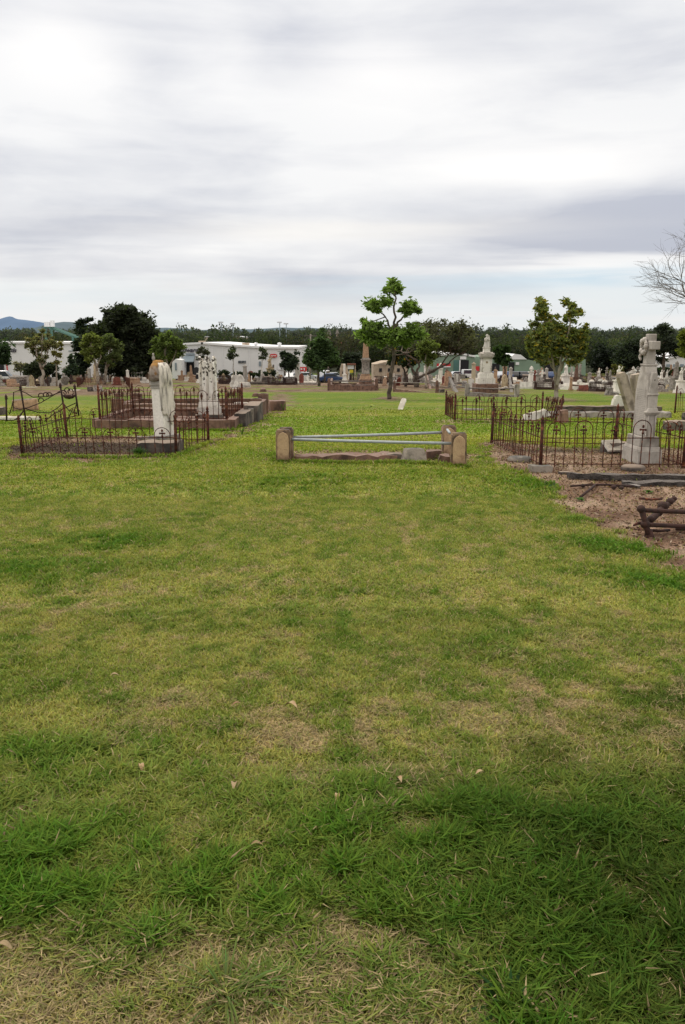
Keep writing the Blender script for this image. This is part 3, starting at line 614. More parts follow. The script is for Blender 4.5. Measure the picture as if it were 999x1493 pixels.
block('marble_slab', 'long white kerb slab at the left edge behind the low fence', 'marble slab', (W(22, 614, 17.2)[0], 17.2), (1.05, .22, .10), M['white'])
block('stone_block', 'dark square stone at the left picture edge on a white slab', 'stone block', (W(-2, 600, 19)[0], 19), (.28, .3, .22), M['darkstone'])
block('marble_slab', 'flat white slab lying in the grass right of two leaning slabs', 'marble slab', P(108, 569)[:2], (1.0, .9, .05), M['white'])
block('marble_slab', 'narrow white slab on bare soil at the left edge of the lawn', 'marble slab', P(44, 567)[:2], (1.5, .6, .06), M['white'])

# ------------------------------------------------------------------ sandstone posts and pipes
def spost(label, x, y, h, rz=0):
    w, d = .20, .15; t = thing('sandstone_post', label, 'stone post', (x, y, G(x, y)), rz, 'sandstone posts with pointed tops')
    m = MB(); m.rough((0, 0, h*.5-.03), (w, d, h+.0), cuts=.03, j=.005, roundc=.08, top=(.97, .97)); m.rough((0, 0, h-.03), (w*.9, d*.88, .04), cuts=.03, j=.004, roundc=.1, top=(.9, .85)); m.build('shaft', M['post'], t)
    ol = [(-.078, .0), (.078, .0), (.076, h*.70), (.066, h*.80), (.042, h*.87), (0, h*.915), (-.042, h*.87), (-.066, h*.80), (-.076, h*.70)]
    m = MB(); m.prism(ol, -d/2-.008, -d/2+.03); m.build('face_panel', M['peach'], t, .006); return t
a1 = P(413.5, 672); a2 = P(668, 678.5)
y1 = a1.y+.30; b1 = Vector((W(417.5, 660, y1)[0], y1, 0)); y2 = a2.y+.95; b2 = Vector((W(653.5, 660, y2)[0], y2, 0))
spost('sandstone post nearest the camera in the left pair', a1.x, a1.y, .44, .04); spost('sandstone post half hidden behind the front left post', b1.x, b1.y, .44, -.05)
spost('shorter sandstone post at the right front end of the pipe rails', a2.x, a2.y, .435, -.06); spost('taller sandstone post behind the right front one', b2.x, b2.y, .45, .05)
def pipe(label, q0, q1):
    c = (Vector(q0)+Vector(q1))/2; m = MB(); a, b = Vector(q0)-c, Vector(q1)-c
    m.tube([a, a.lerp(b, .33)+Vector((0, 0, -.004)), a.lerp(b, .66)+Vector((0, 0, -.005)), b], .020, 12); o = m.build('pipe_rail', M['galv']); o.location = c; tag(o, label, 'pipe rail', 'grey pipe rails between the sandstone posts')
pipe('nearer grey steel pipe running level between the front sandstone posts', W(425, 640.5, a1.y), W(660, 646.5, a2.y))
pipe('farther grey steel pipe rising towards the rear right sandstone post', W(424, 637.8, b1.y), W(646, 630.5, b2.y-.02))
m = MB(); q = W(654.5, 631, a2.y+.5); m.tube([(0, -.0, 0), (.02, .42, -.0)], .018, 10); o = m.build('pipe_rail', M['galv']); o.location = W(656, 631.5, a2.y+.42); tag(o, 'short stub of grey pipe seen between the two right hand posts', 'pipe rail')
def kst(name, label, px, py, size, mat, **k): return block(name, label, 'kerb stone', P(px, py)[:2], size, mat, **k)
kst('kerb_stone', 'long split grey brown kerb stone under the pipe rails', 505, 669, (1.38, .22, .095), M['brownstone'], j=.028, rz=-.02)
kst('kerb_stone', 'small reddish lump of stone right of the left sandstone posts', 442, 669, (.22, .16, .09), M['sand'], j=.03)
kst('kerb_stone', 'dark short kerb stone left of the cut concrete block', 572, 669, (.28, .18, .12), M['darkstone'], j=.015, rz=.1)
o = kst('concrete_block', 'many sided concrete block with a dark top between the pipe rail posts', 603, 672, (.31, .26, .20), M['concrete'], j=.008, rz=.35, top=(.82, .6), cuts=.05)
kst('kerb_stone', 'brown kerb stone behind the concrete block', 633, 668, (.22, .2, .14), M['brownstone'], j=.015)
kst('kerb_stone', 'rounded brown stone leaning at the foot of the right posts', 647, 675, (.16, .2, .14), M['brownstone'], j=.03)

# ------------------------------------------------------------------ grey cross monument
pc = W(946, 676, 10.35); cx, cy = 4.03, 10.45; zb = G(cx, cy)
t = thing('cross_monument', 'tall grey marble gothic headstone topped by a thick carved cross', 'monument', (cx, cy, zb), R(1.5)); t.scale = (.93, .93, .925)
m = MB(); m.bz(0, 0, -.03, .34, .62, .21, .985); m.build('base', M['greymarble'], t, .01)
m = MB(); m.bz(0, 0, .18, .34, .60, .05, .86); m.bz(0, 0, .23, .28, .49, .14, .96); m.build('plinth', M['greymarble'], t, .006)
# slab facing the plot: outline in its own width, extruded over its thickness
RY = Matrix.Rotation(PI/2, 4, 'Z')
ol = [(-.215, .37), (.215, .37), (.215, .98), (.185, 1.13), (.12, 1.30), (.105, 1.36), (-.105, 1.36), (-.12, 1.30), (-.185, 1.13), (-.215, .98)]
m = MB(); m.prism(ol, -.075, .075, RY); m.build('shaft', M['greymarble'], t, .01)
m = MB(); m.bz(0, 0, 1.36, .165, .23, .025); m.bz(0, 0, 1.385, .13, .13, .16, .97); m.build('neck', M['greymarble'], t, .006)
ol = [(-.06, 1.52), (.06, 1.52), (.06, 1.585), (.20, 1.585), (.20, 1.70), (.06, 1.70), (.06, 1.80), (-.06, 1.80), (-.06, 1.70), (-.20, 1.70), (-.20, 1.585), (-.06, 1.585)]
m = MB(); m.prism(ol, -.058, .058, RY); m.build('cross', M['greymarble'], t, .01)
m = MB()
for k in range(16):
    a = 2*PI*k/16; m.ball((-.085, .03+.085*math.cos(a), 1.63+.095*math.sin(a)), .022+.008*(k % 3), 7, 5, (.9, 1, 1.1))
for k in range(6): m.ball((-.08, .12+.03*math.sin(k), 1.50+.02*k-.05), .022, 6, 4)
m.build('wreath', M['greymarble'], t)
# buttress on the narrow face: lower pilaster, moulded cap, gabled niche
m = MB()
m.bz(0, -.225, .37, .13, .05, .32); m.bz(0, -.235, .69, .17, .09, .02); m.bz(0, -.24, .71, .20, .11, .025); m.bz(0, -.235, .735, .15, .08, .045, .85)
m.bz(0, -.228, .78, .125, .04, .18); m.bz(0, -.232, .96, .15, .06, .02); m.build('buttress', M['greymarble'], t, .004)
m = MB(); m.prism([(-.066, .96), (.066, .96), (.05, 1.13), (.03, 1.27), (-.03, 1.27), (-.05, 1.13)], -.245, -.15); m.build('niche', M['greymarble'], t, .004)
m = MB(); m.tube([(-.052, -.258, .39), (-.052, -.258, .68)], .011, 8); m.tube([(.052, -.258, .39), (.052, -.258, .68)], .011, 8); m.build('colonnette', M['greymarble'], t)
m = MB(); m.ball((0, -.232, 1.17), .03, 8, 6, (1.4, .5, .8)); m.build('rosette', M['darkstone'], t)
M['inscr'] = plain('cut_lettering', (.33, .30, .27), .9)
# lines of the inscription, cut as thin grooves of lettering
def text_part(body, size, mat, parent, loc, rot, name='inscription', ext=.002, align='CENTER', shear=0, bold=0):
    cu = bpy.data.curves.new('text', 'FONT'); cu.body = body; cu.size = size; cu.extrude = ext; cu.align_x = align; cu.shear = shear; cu.offset = bold; cu.space_line = 1.1
    tmp = bpy.data.objects.new('text', cu); COL.objects.link(tmp); dg = bpy.context.evaluated_depsgraph_get(); me = bpy.data.meshes.new_from_object(tmp.evaluated_get(dg)); bpy.data.objects.remove(tmp); bpy.data.curves.remove(cu)
    me.materials.clear(); me.materials.append(mat); o = bpy.data.objects.new(name, me); COL.objects.link(o); o.parent = parent; o.location = loc; o.rotation_euler = rot; return o
m = MB()
for k in range(22):
    z = .48+k*.026; n_ = 9; random.seed(k)
    y = -.17
    while y < .17:
        L = random.uniform(.012, .04); m.box((-.0755, y+L/2, z), (.002, L, .006)); y += L+random.uniform(.006, .015)
m.build('inscription', M['inscr'], t)
# fallen plaque: a white book on a dark stone
p = P(898, 661)
t = thing('book_plaque', 'white marble plaque tilted on a dark stone left of the cross monument', 'plaque', (p.x, p.y+.1, p.z), .25)
m = MB(); m.rough((.12, .12, .06), (.42, .26, .15), cuts=.06, j=.015, rz=.25); m.build('support_stone', M['darkstone'], t)
m = MB(); m.box((0, 0, .10), (.30, .24, .035), rx=R(32)); o = m.build('plaque_slab', M['white'], t, .004)
m = MB()
for k in range(7): m.box((0, -.07*math.cos(R(32))*1+.024*k*math.cos(R(32)), .10+(-.07+.024*k)*math.sin(R(32))+.0215), (.24-.05*(k % 3 == 2), .006, .001), rx=R(32))
m.build('inscription', M['greystone'], t)
# right side: footings, timbers, rods
def foot(label, px, py, r, mat):
    p = P(px, py); m = MB(); m.lathe([(r, -.03), (r*1.02, .03), (r*.86, .055), (r*.3, .06)], 14, (0, 0, 0), sq=(1, .75)); o = m.build('post_footing', mat); o.location = p; tag(o, label, 'footing')
foot('round pale concrete footing under the left side of the hooped fence', 758, 671, .17, M['concrete']); foot('dark round footing under the front rail near the plaque', 923, 685, .15, M['darkstone'])
block('post_footing', 'rough concrete footing under the front corner post of the hooped fence', 'footing', P(788, 686)[:2], (.26, .2, .09), M['concrete'], j=.02)
block('post_footing', 'small dark footing left of the long timbers by the front rail', 'footing', P(824, 690)[:2], (.0+.12, .1, .05), M['darkstone'], j=.02)
def beam(label, p0, p1, w, h, j=.02):
    c = (p0+p1)/2; d = p1-p0; m = MB(); m.rough((0, 0, h/2-.01), (d.length, w, h), math.atan2(d.y, d.x), .06, j, roundc=.6)
    o = m.build('timber_beam', M['darktimber']); o.location = (c.x, c.y, min(p0.z, p1.z)); tag(o, label, 'timber', 'weathered timbers lying on bare soil')
q0 = P(826, 697); q1 = P(1120, 702); beam('long grey split timber lying nearest the hooped fence', q0, q1, .13, .065)
q0 = P(905, 705); q1 = P(1130, 710); beam('darker rotten timber lying against the long grey one', q0, q1, .10, .05, .03)
def rod(label, pts, r, mat=M['rustdark'], knobs=(), name='iron_rod'):
    w_ = [P(a, b)+Vector((0, 0, r+.005+(z_[0] if z_ else 0))) for a, b, *z_ in pts]; c = w_[0].copy(); m = MB(); m.tube([q-c for q in w_], r, 8)
    for a, b, z_, s in knobs: m.ball(P(a, b)+Vector((0, 0, z_))-c, s, 9, 6, (1.1, 1, .8))
    o = m.build(name, mat); o.location = c; tag(o, label, 'iron rod')
rod('rusty iron rod with swollen joints lying behind the broken gate', [(832, 711), (860, 709), (885, 709), (925, 711)], .012, knobs=[(850, 710, .015, .026), (895, 712, .015, .03), (906, 713, .015, .026)])
rod('rusty iron strap crossing under the jointed rod', [(846, 727), (868, 709)], .013)
rod('thin rusty rod end at the right picture edge', [(985, 775), (1030, 776)], .018)
rod('short rusty bar on the soil by the gate frame', [(932, 729), (950, 731), (965, 730)], .012, M['rust'])
rod('dark stick beside the fallen iron gate', [(946, 777), (962, 778), (976, 776)], .012)
block('stone_fragment', 'rusty brown flat fragment lying under the fallen gate frame', 'fragment', P(930, 770)[:2], (.16, .09, .03), M['rust'], rz=-.5, j=.02)
block('timber_offcut', 'rotten wood offcut at the end of the jointed rod', 'timber', P(920, 708)[:2], (.2, .1, .05), M['timber'], rz=-.6, j=.02)
# fallen gate frame of cast iron
Yg = P(945, 783).y
t = thing('fallen_iron_gate', 'heavy rusty cast iron gate frame lying on bare soil at the right edge', 'iron gate', P(945, 783))
g0 = P(945, 783)
def Wg(a, b, dy=0): return W(a, b, Yg+dy)-g0
m = MB(); m.tube([Wg(947, 783), Wg(942, 766), Wg(936, 744)], [.030, .022, .026], 8); m.ball(Wg(935, 742), .036, 9, 7, (1, 1, .95)); m.ball(Wg(941, 764), .04, 9, 7, (1, .9, .8)); m.lathe([(.035, 0), (.045, .012), (.028, .04), (.02, .07)], 8, Wg(947, 785)); m.build('end_post', M['rustdark'], t)
m = MB(); m.tube([Wg(938, 766, .05), Wg(952, 755, .15), Wg(966, 741, .35), Wg(985, 727, .55)], [.028, .03, .028, .016], 8)
for a, b, dy, s in ((949, 757, .1, .034), (960, 747, .25, .04), (967, 738, .35, .048), (977, 731, .45, .034), (983, 727, .52, .024)): m.ball(Wg(a, b, dy), s, 9, 7, (1, 1, .9))
m.build('bracket', M['rustdark'], t)
for (a, b, c_, d_) in ((938, 744, 1060, 749), (943, 765, 1060, 770)):
    m = MB(); m.tube([Wg(a, b), Wg(c_, d_, .1)], .019, 8); m.build('rail', M['rustdark'], t)
m = MB(); m.tube([Wg(941, 762, .03), Wg(930, 763, .02), Wg(924, 766, -.02)], [.02, .014, .008], 7); m.build('spur', M['rust'], t)
M['leanstone'] = stone('brown_grey_slab', (.36, .30, .24), (.10, .08, .065), spot=(.5, .66), streak=.8, sc=4, topc=(.3, .24, .18))
# things around fence R2
block('fallen_marble', 'broken white marble monument lying tilted among the spear topped fence', 'fallen monument', W(781, 606, 16.9), (.62, .24, .14), M['white'], rz=.15, tilt=-.25, j=.02, sink=.06, top=(.8, .8))
block('headstone_stump', 'short brown weathered stump of stone with a reddish face', 'headstone stump', P(820, 617)[:2], (.22, .18, .30), M['brownstone'], top=(.75, .7), j=.02)
block('marble_slab', 'pale slab lying flat in the grass behind the spear topped fence', 'marble slab', P(690, 598)[:2], (.52, .3, .07), M['concrete'], rz=-.3)
block('kerb_stone', 'long low grey kerb running right behind the hooped fence', 'kerb stone', (W(885, 608, 17.6)[0], 17.9), (3.1, .28, .16), M['greystone'], j=.02)
block('kerb_stone', 'dark long kerb stone just behind the low grey kerb', 'kerb stone', (W(890, 600, 19.4)[0], 19.6), (2.6, .25, .22), M['darkstone'], j=.02)
def slab_tilt(name, label, cat, x, y, w, d, h, mat, ry=0, rx=0, rz=0, outline=None, z=None):
    m = MB(); ol = outline or [(-w/2, 0), (w/2, 0), (w/2, h*.9), (w*.3, h*.97), (0, h), (-w*.3, h*.97), (-w/2, h*.9)]; m.prism(ol, -d/2, d/2); o = m.build(name, mat, None, .01)
    o.location = (x, y, (G(x, y) if z is None else z)-.03); o.rotation_euler = (rx, ry, rz); tag(o, label, cat); return o
slab_tilt('headstone', 'tall grey slab headstone leaning left, left one of the pair', 'headstone', W(923, 600, 18.6)[0], 18.6, .24, .13, 1.14, M['leanstone'], ry=R(-23), rz=.35, outline=[(-.10, 0), (.11, 0), (.12, 1.02), (.06, 1.12), (-.08, 1.14), (-.12, 1.05)])
slab_tilt('headstone', 'tall brownish slab headstone leaning against the back of the pair', 'headstone', W(928, 600, 19.1)[0]+.12, 19.1, .30, .14, 1.08, M['leanstone'], ry=R(-15), rz=.3, rx=.05, outline=[(-.15, 0), (.15, 0), (.15, .95), (.10, 1.04), (-.12, 1.06), (-.15, .98)])
m = MB(); m.prism([(-.18, 0), (.2, 0), (.17, .19), (.11, .22), (.10, .31), (-.03, .34), (-.10, .31), (-.11, .23), (-.15, .21)], -.1, .1); o = m.build('marble_stump', M['white'], None, .015); o.location = P(900, 592); tag(o, 'squat white marble stump on the grass left of two leaning slabs', 'headstone stump')
p = P(984, 614); t = thing('stone_pier', 'thick dark weathered stone pier right of the cross monument', 'stone pier', (p.x, 15.5, G(p.x, 15.5)))
m = MB(); m.rough((-.12, 0, .42), (.30, .34, .9), cuts=.07, j=.02, top=(.9, .9)); m.build('shaft', M['greystone'], t); m = MB(); m.rough((.05, -.1, .12), (.75, .5, .3), cuts=.08, j=.03); m.build('base', M['darkstone'], t)
block('stone_block', 'rough dark rock at the right picture edge behind the fence', 'stone block', (W(985, 615, 14.6)[0], 14.6), (.35, .35, .2), M['darkstone'], j=.03)
# right far fence
fence('thin plain iron fence at the right edge behind the stone pier', [P(984, 602), P(1090, 604), P(1045, 590), P(968, 590)], .62, .22, r=.006, kind=1, hoopw=.4, skip=(1, 2, 3))
# white pointed slab on the lawn
slab_tilt('marble_slab', 'narrow white slab leaning alone on the open lawn below the slim tree', 'marble slab', P(583, 597).x, P(583, 597).y, .17, .05, .42, M['white'], rx=R(-40), ry=R(12), rz=-.3, outline=[(-.07, 0), (.07, 0), (.075, .36), (.05, .42), (-.05, .42), (-.075, .36)])
# weeds and dead leaves
def weed(label, px, py, h, n=9, spread=.3, col=(.05, .12, .02), w_=.012, name='weed', cat='weed'):
    p = P(px, py); V = []; F = []; C = []
    for k in range(n):
        a = random.random()*2*PI; L = h*random.uniform(.6, 1.1); s = spread*random.uniform(.3, 1.2); b = len(V); wx, wy = -math.sin(a)*w_, math.cos(a)*w_
        for q, wq in ((0, .6), (.35, 1), (.7, .8), (1, .05)):
            r_ = s*L*q*1.3; z_ = L*(q-.35*q*q*s*2); V += [(math.cos(a)*r_-wx*wq, math.sin(a)*r_-wy*wq, z_), (math.cos(a)*r_+wx*wq, math.sin(a)*r_+wy*wq, z_)]
            C += [tuple(c*(.6+.7*q)*random.uniform(.8, 1.2) for c in col)]*2
        for i in range(3): F.append((b+2*i, b+2*i+1, b+2*i+3, b+2*i+2))
    o = npmesh(name, np.array(V), np.array(F), M['grass'], np.array(C)); o.location = p; tag(o, label, cat)
weed('tall single stemmed weed at the end of the gravel strip', 353, 634, .2, 12, .35, w_=.006); weed('leafy weed clump growing on the low fence front panel', 203, 664, .17, 170, .75, (.04, .085, .02), w_=.006)
weed('thin weed standing in the lawn past the kerbed plots', 413, 600, .3, 10, .3, w_=.008); weed('spreading pale grass tuft at the bottom edge of the lawn', 330, 1452, .13, 45, 1.1, (.10, .14, .035), .0022, 'grass_tuft', 'grass tuft')
weed('dark broad leaved tuft in the bottom right corner', 745, 1470, .10, 40, 1.2, (.02, .05, .012), .005, 'grass_tuft', 'grass tuft'); weed('small green star shaped weed at the left side of the lawn', 92, 1095, .06, 22, 1.2, (.07, .16, .015), .004)
weed('low broad weed at the grass edge left of the timbers', 800, 708, .08, 120, 1.4, (.05, .11, .02), .006); weed('tiny green weed on bare soil behind the gate frame', 945, 717, .05, 25, 1.2, (.07, .15, .03), .012); weed('small clover like weed on bare soil left of the gate', 846, 729, .05, 25, 1.2, (.07, .15, .03), .012)
weed('pale tuft of spiky grass near the base of the concrete block kerb', 700, 668, .06, 80, 1.1, (.08, .15, .02), .005, 'grass_tuft', 'grass tuft')
weed('small clump of pale flowers in the lawn left of the lone white slab', 541, 593, .10, 16, .9, (.5, .5, .2), .02, 'flower_clump', 'flowers')
def dleaf(label, px, py, L, group=None):
    L *= .85; p = P(px, py); a = random.random()*6; V = []; n = 9
    for k in range(n):
        q = k/(n-1); w_ = L*.17*math.sin(PI*min(1, q*1.02+.02))**.7+.001; z_ = .006+L*.3*(math.sin(q*2.6))+.01; x_ = L*(q-.5)
        for sd_ in (-1, 0, 1): V.append((x_*math.cos(a)-sd_*w_*math.sin(a), x_*math.sin(a)+sd_*w_*math.cos(a), z_+abs(sd_)*w_*.7))
    F = [(k*3+j, k*3+j+1, k*3+j+4, k*3+j+3) for k in range(n-1) for j in (0, 1)]
    m = MB(); m.add(V, F, True); o = m.build('dead_leaf', M['bed']); o.location = (p.x, p.y, p.z+.012); tag(o, label, 'dead leaf', group)
for lb, px, py, L in (('pale curled dead leaf standing highest in the middle of the lawn', 425, 1042, .085), ('curled tan dead leaf at the top edge of the lush grass, left of centre', 342, 1155, .07), ('tan dead leaf right of the other curled one at the lush grass edge', 492, 1172, .055),
                      ('brown dead leaf lying left on the worn lawn', 207, 1127, .06), ('pale dead leaf lying on a dry patch right of centre', 582, 1148, .055), ('small dead leaf lying by the right hand lush grass', 700, 1140, .05), ('reddish dead leaf on the short lawn below the pipe rails', 399, 729, .09),
                      ('twisted brown dead leaf at the lower left edge', 8, 1393, .05), ('small tan dead leaf in the top left short lawn', 168, 993, .05), ('dead leaf hidden in lush grass near the bottom centre', 375, 1245, .045), ('pale dead leaf left of the dry centre patch', 345, 1038, .05)):
    dleaf(lb, px, py, L)
# ------------------------------------------------------------------ special monuments in the middle distance
def at(px, py):
    p = P(px, py); return p, 1/ppm(p.y)           # location, metres per photo pixel there
# sandstone obelisk with rails round it
p, u = at(533, 570); t = thing('obelisk_monument', 'brown sandstone obelisk on a round drum and stepped base', 'monument', p)
m = MB(); m.rough((0, 0, .25), (26*u, 26*u, .6), cuts=.25, j=.01); m.rough((0, 0, .72), (20*u, 20*u, .4), cuts=.2, j=.008); m.build('base', M['brownstone'], t)
m = MB(); m.bz(0, 0, .9, 17*u, 17*u, .35, .85); m.bz(0, 0, 1.25, 13*u, 13*u, .12); m.build('plinth', M['sand'], t, .02)
m = MB(); m.lathe([(6.4*u, 1.35), (6*u, 1.45), (5.6*u, 1.5), (5.6*u, 2.35), (6.4*u, 2.42), (6.2*u, 2.5)], 20); m.build('drum', M['greystone'], t)
m = MB(); m.bz(0, 0, 2.48, 13*u, 13*u, .08); m.bz(0, 0, 2.56, 14.5*u, 14.5*u, .07); m.bz(0, 0, 2.63, 11*u, 11*u, .12, .9); m.build('capital', M['greystone'], t, .01)
m = MB(); m.bz(0, 0, 2.75, 9*u, 9*u, 30*u, .62); m.bz(0, 0, 2.75+30*u, 5.5*u, 5.5*u, 4*u, .02); m.build('needle', M['sand'], t, .01)
def enclosure(label, corners, hp, mat, rails, rmat, kerb=.25, posts=True, cat='grave enclosure', wp=.28, name='rail_enclosure'):
    c0 = Vector(corners[0]); r = thing(name, label, cat, c0); C = [Vector(c)-c0 for c in corners]
    for i in range(len(C)):
        a, b = C[i], C[(i+1) % len(C)]; d = b-a; c = (a+b)/2
        if kerb:
            m = MB(); m.rough((c.x, c.y, c.z+kerb/2-.1), (d.length, .22, kerb+.2), math.atan2(d.y, d.x), .3, .02); m.build('kerb_stone', mat, r)
        for h in rails:
            m = MB(); m.tube([a+Vector((0, 0, h)), c+Vector((0, 0, h-.03)), b+Vector((0, 0, h))], .035, 6); m.build('rail', rmat, r)
        if posts:
            m = MB(); m.rough((a.x, a.y, a.z+hp/2-.1), (wp, wp, hp+.2), 0, .15, .015, top=(.85, .85)); m.rough((a.x, a.y, a.z+hp), (wp*.8, wp*.8, .1), 0, .15, .01, top=(.5, .5)); m.build('post', mat, r)
    return r
enclosure('brown stone posts and timber rails enclosing the sandstone obelisk', [P(480, 571), P(549, 571.5), P(546, 566), P(484, 566)], .95, M['brownstone'], (.45, .75), M['timber'], .45)
enclosure('brown posts with pale pipe rails right of the slim lawn tree', [P(575, 573), P(637, 574.5), P(622, 563), P(570, 562.5)], .78, M['brownstone'], (.68,), M['concrete'], .1, wp=.22)
block('stone_block', 'dark boulder at the right end of the pale pipe rail enclosure', 'stone block', P(644, 574)[:2], (.4, .4, .3), M['darkstone'], j=.05, cuts=.1)
enclosure('grey brown posts and sagging rails enclosing the big statue monument', [P(681, 579), P(753, 580), P(742, 566), P(655, 567)], .62, M['greystone'], (.42,), M['timber'], .15, wp=.24)
enclosure('weathered kerb with stone piers around a long white slab', [P(407, 562), P(463, 562), P(458, 556), P(412, 556)], .42, M['greystone'], (), M['timber'], .22, wp=.4)
p, u = at(446, 560); m = MB(); m.rough((0, 0, .15), (32*u, 1.6, .34), cuts=.4, j=.02); o = m.build('marble_slab', M['white']); o.location = p; tag(o, 'long white slab lying inside the weathered kerb with piers', 'marble slab')
# big white statue monument
p, u = at(707, 574); t = thing('statue_monument', 'large white marble monument with a draped mourning figure on top', 'monument', p)
m = MB(); m.rough((0, 0, .25), (34*u, 34*u, .8), cuts=.4, j=.02); m.build('foundation', M['brownstone'], t)
z = .62; k = u
m = MB(); m.bz(0, 0, z, 25*k, 25*k, 8*k); m.bz(0, 0, z+8*k, 21*k, 21*k, 7*k, .93); m.bz(0, 0, z+15*k, 18*k, 18*k, 1.5*k, .9); m.build('base', M['white'], t, .02)
m = MB(); m.bz(0, 0, z+16.5*k, 13.5*k, 13.5*k, 21*k, .96); m.build('pedestal', M['white'], t, .01)
m = MB()
for sx in (-1, 1):
    for sy in (-1, 1): m.tube([(sx*6.8*k, sy*6.8*k, z+17*k), (sx*6.6*k, sy*6.6*k, z+37*k)], .9*k, 8)
m.build('corner_column', M['white'], t)
m = MB(); m.bz(0, 0, z+37*k, 17*k, 17*k, 2*k); m.bz(0, 0, z+39*k, 19.5*k, 19.5*k, 2*k, 1.02)
for rz in (0, PI/2): m.prism([(-9*k, z+41*k), (9*k, z+41*k), (5*k, z+44*k), (0, z+45.5*k), (-5*k, z+44*k)], -9*k, 9*k, Matrix.Rotation(rz, 4, 'Z'))
for sx in (-1, 1):
    for sy in (-1, 1): m.ball((sx*8.6*k, sy*8.6*k, z+42.5*k), 2*k, 8, 6)
m.build('cornice', M['greymarble'], t)
m = MB(); m.bz(0, 0, z+45*k, 9.5*k, 9.5*k, 6*k, .92); m.bz(0, 0, z+51*k, 10.5*k, 10.5*k, 1*k); m.build('upper_block', M['white'], t, .01)
sz = z+52*k
m = MB(); m.lathe([(4.6*k, 0), (4.7*k, 1*k), (3.9*k, 4*k), (3.2*k, 8*k), (3.3*k, 11*k), (2.9*k, 13*k), (1.4*k, 14.2*k), (1.1*k, 15*k), (1.7*k, 16*k), (1.9*k, 17*k), (1.5*k, 18.3*k), (.3*k, 19*k)], 18, (0, 0, sz), (1, .8), flute=.07)
m.tube([(-2.6*k, -.5*k, sz+13*k), (-3.4*k, -2.6*k, sz+9.5*k), (0, -3.6*k, sz+10*k)], [1.1*k, .9*k, .7*k], 8); m.tube([(2.6*k, -.5*k, sz+13*k), (3.2*k, -2.4*k, sz+10*k), (.5*k, -3.4*k, sz+12*k)], [1.1*k, .9*k, .7*k], 8)
m.tube([(2.2*k, .5*k, sz+17*k), (3.0*k, .6*k, sz+11*k), (4.0*k, .4*k, sz+1*k)], [1.2*k, 1.5*k, 1.8*k], 8); m.build('statue', M['white'], t)
m = MB(); m.ball((0, -6.9*k, z+31*k), 1.6*k, 8, 6, (1, .3, 1)); m.build('medallion', M['gold'], t)

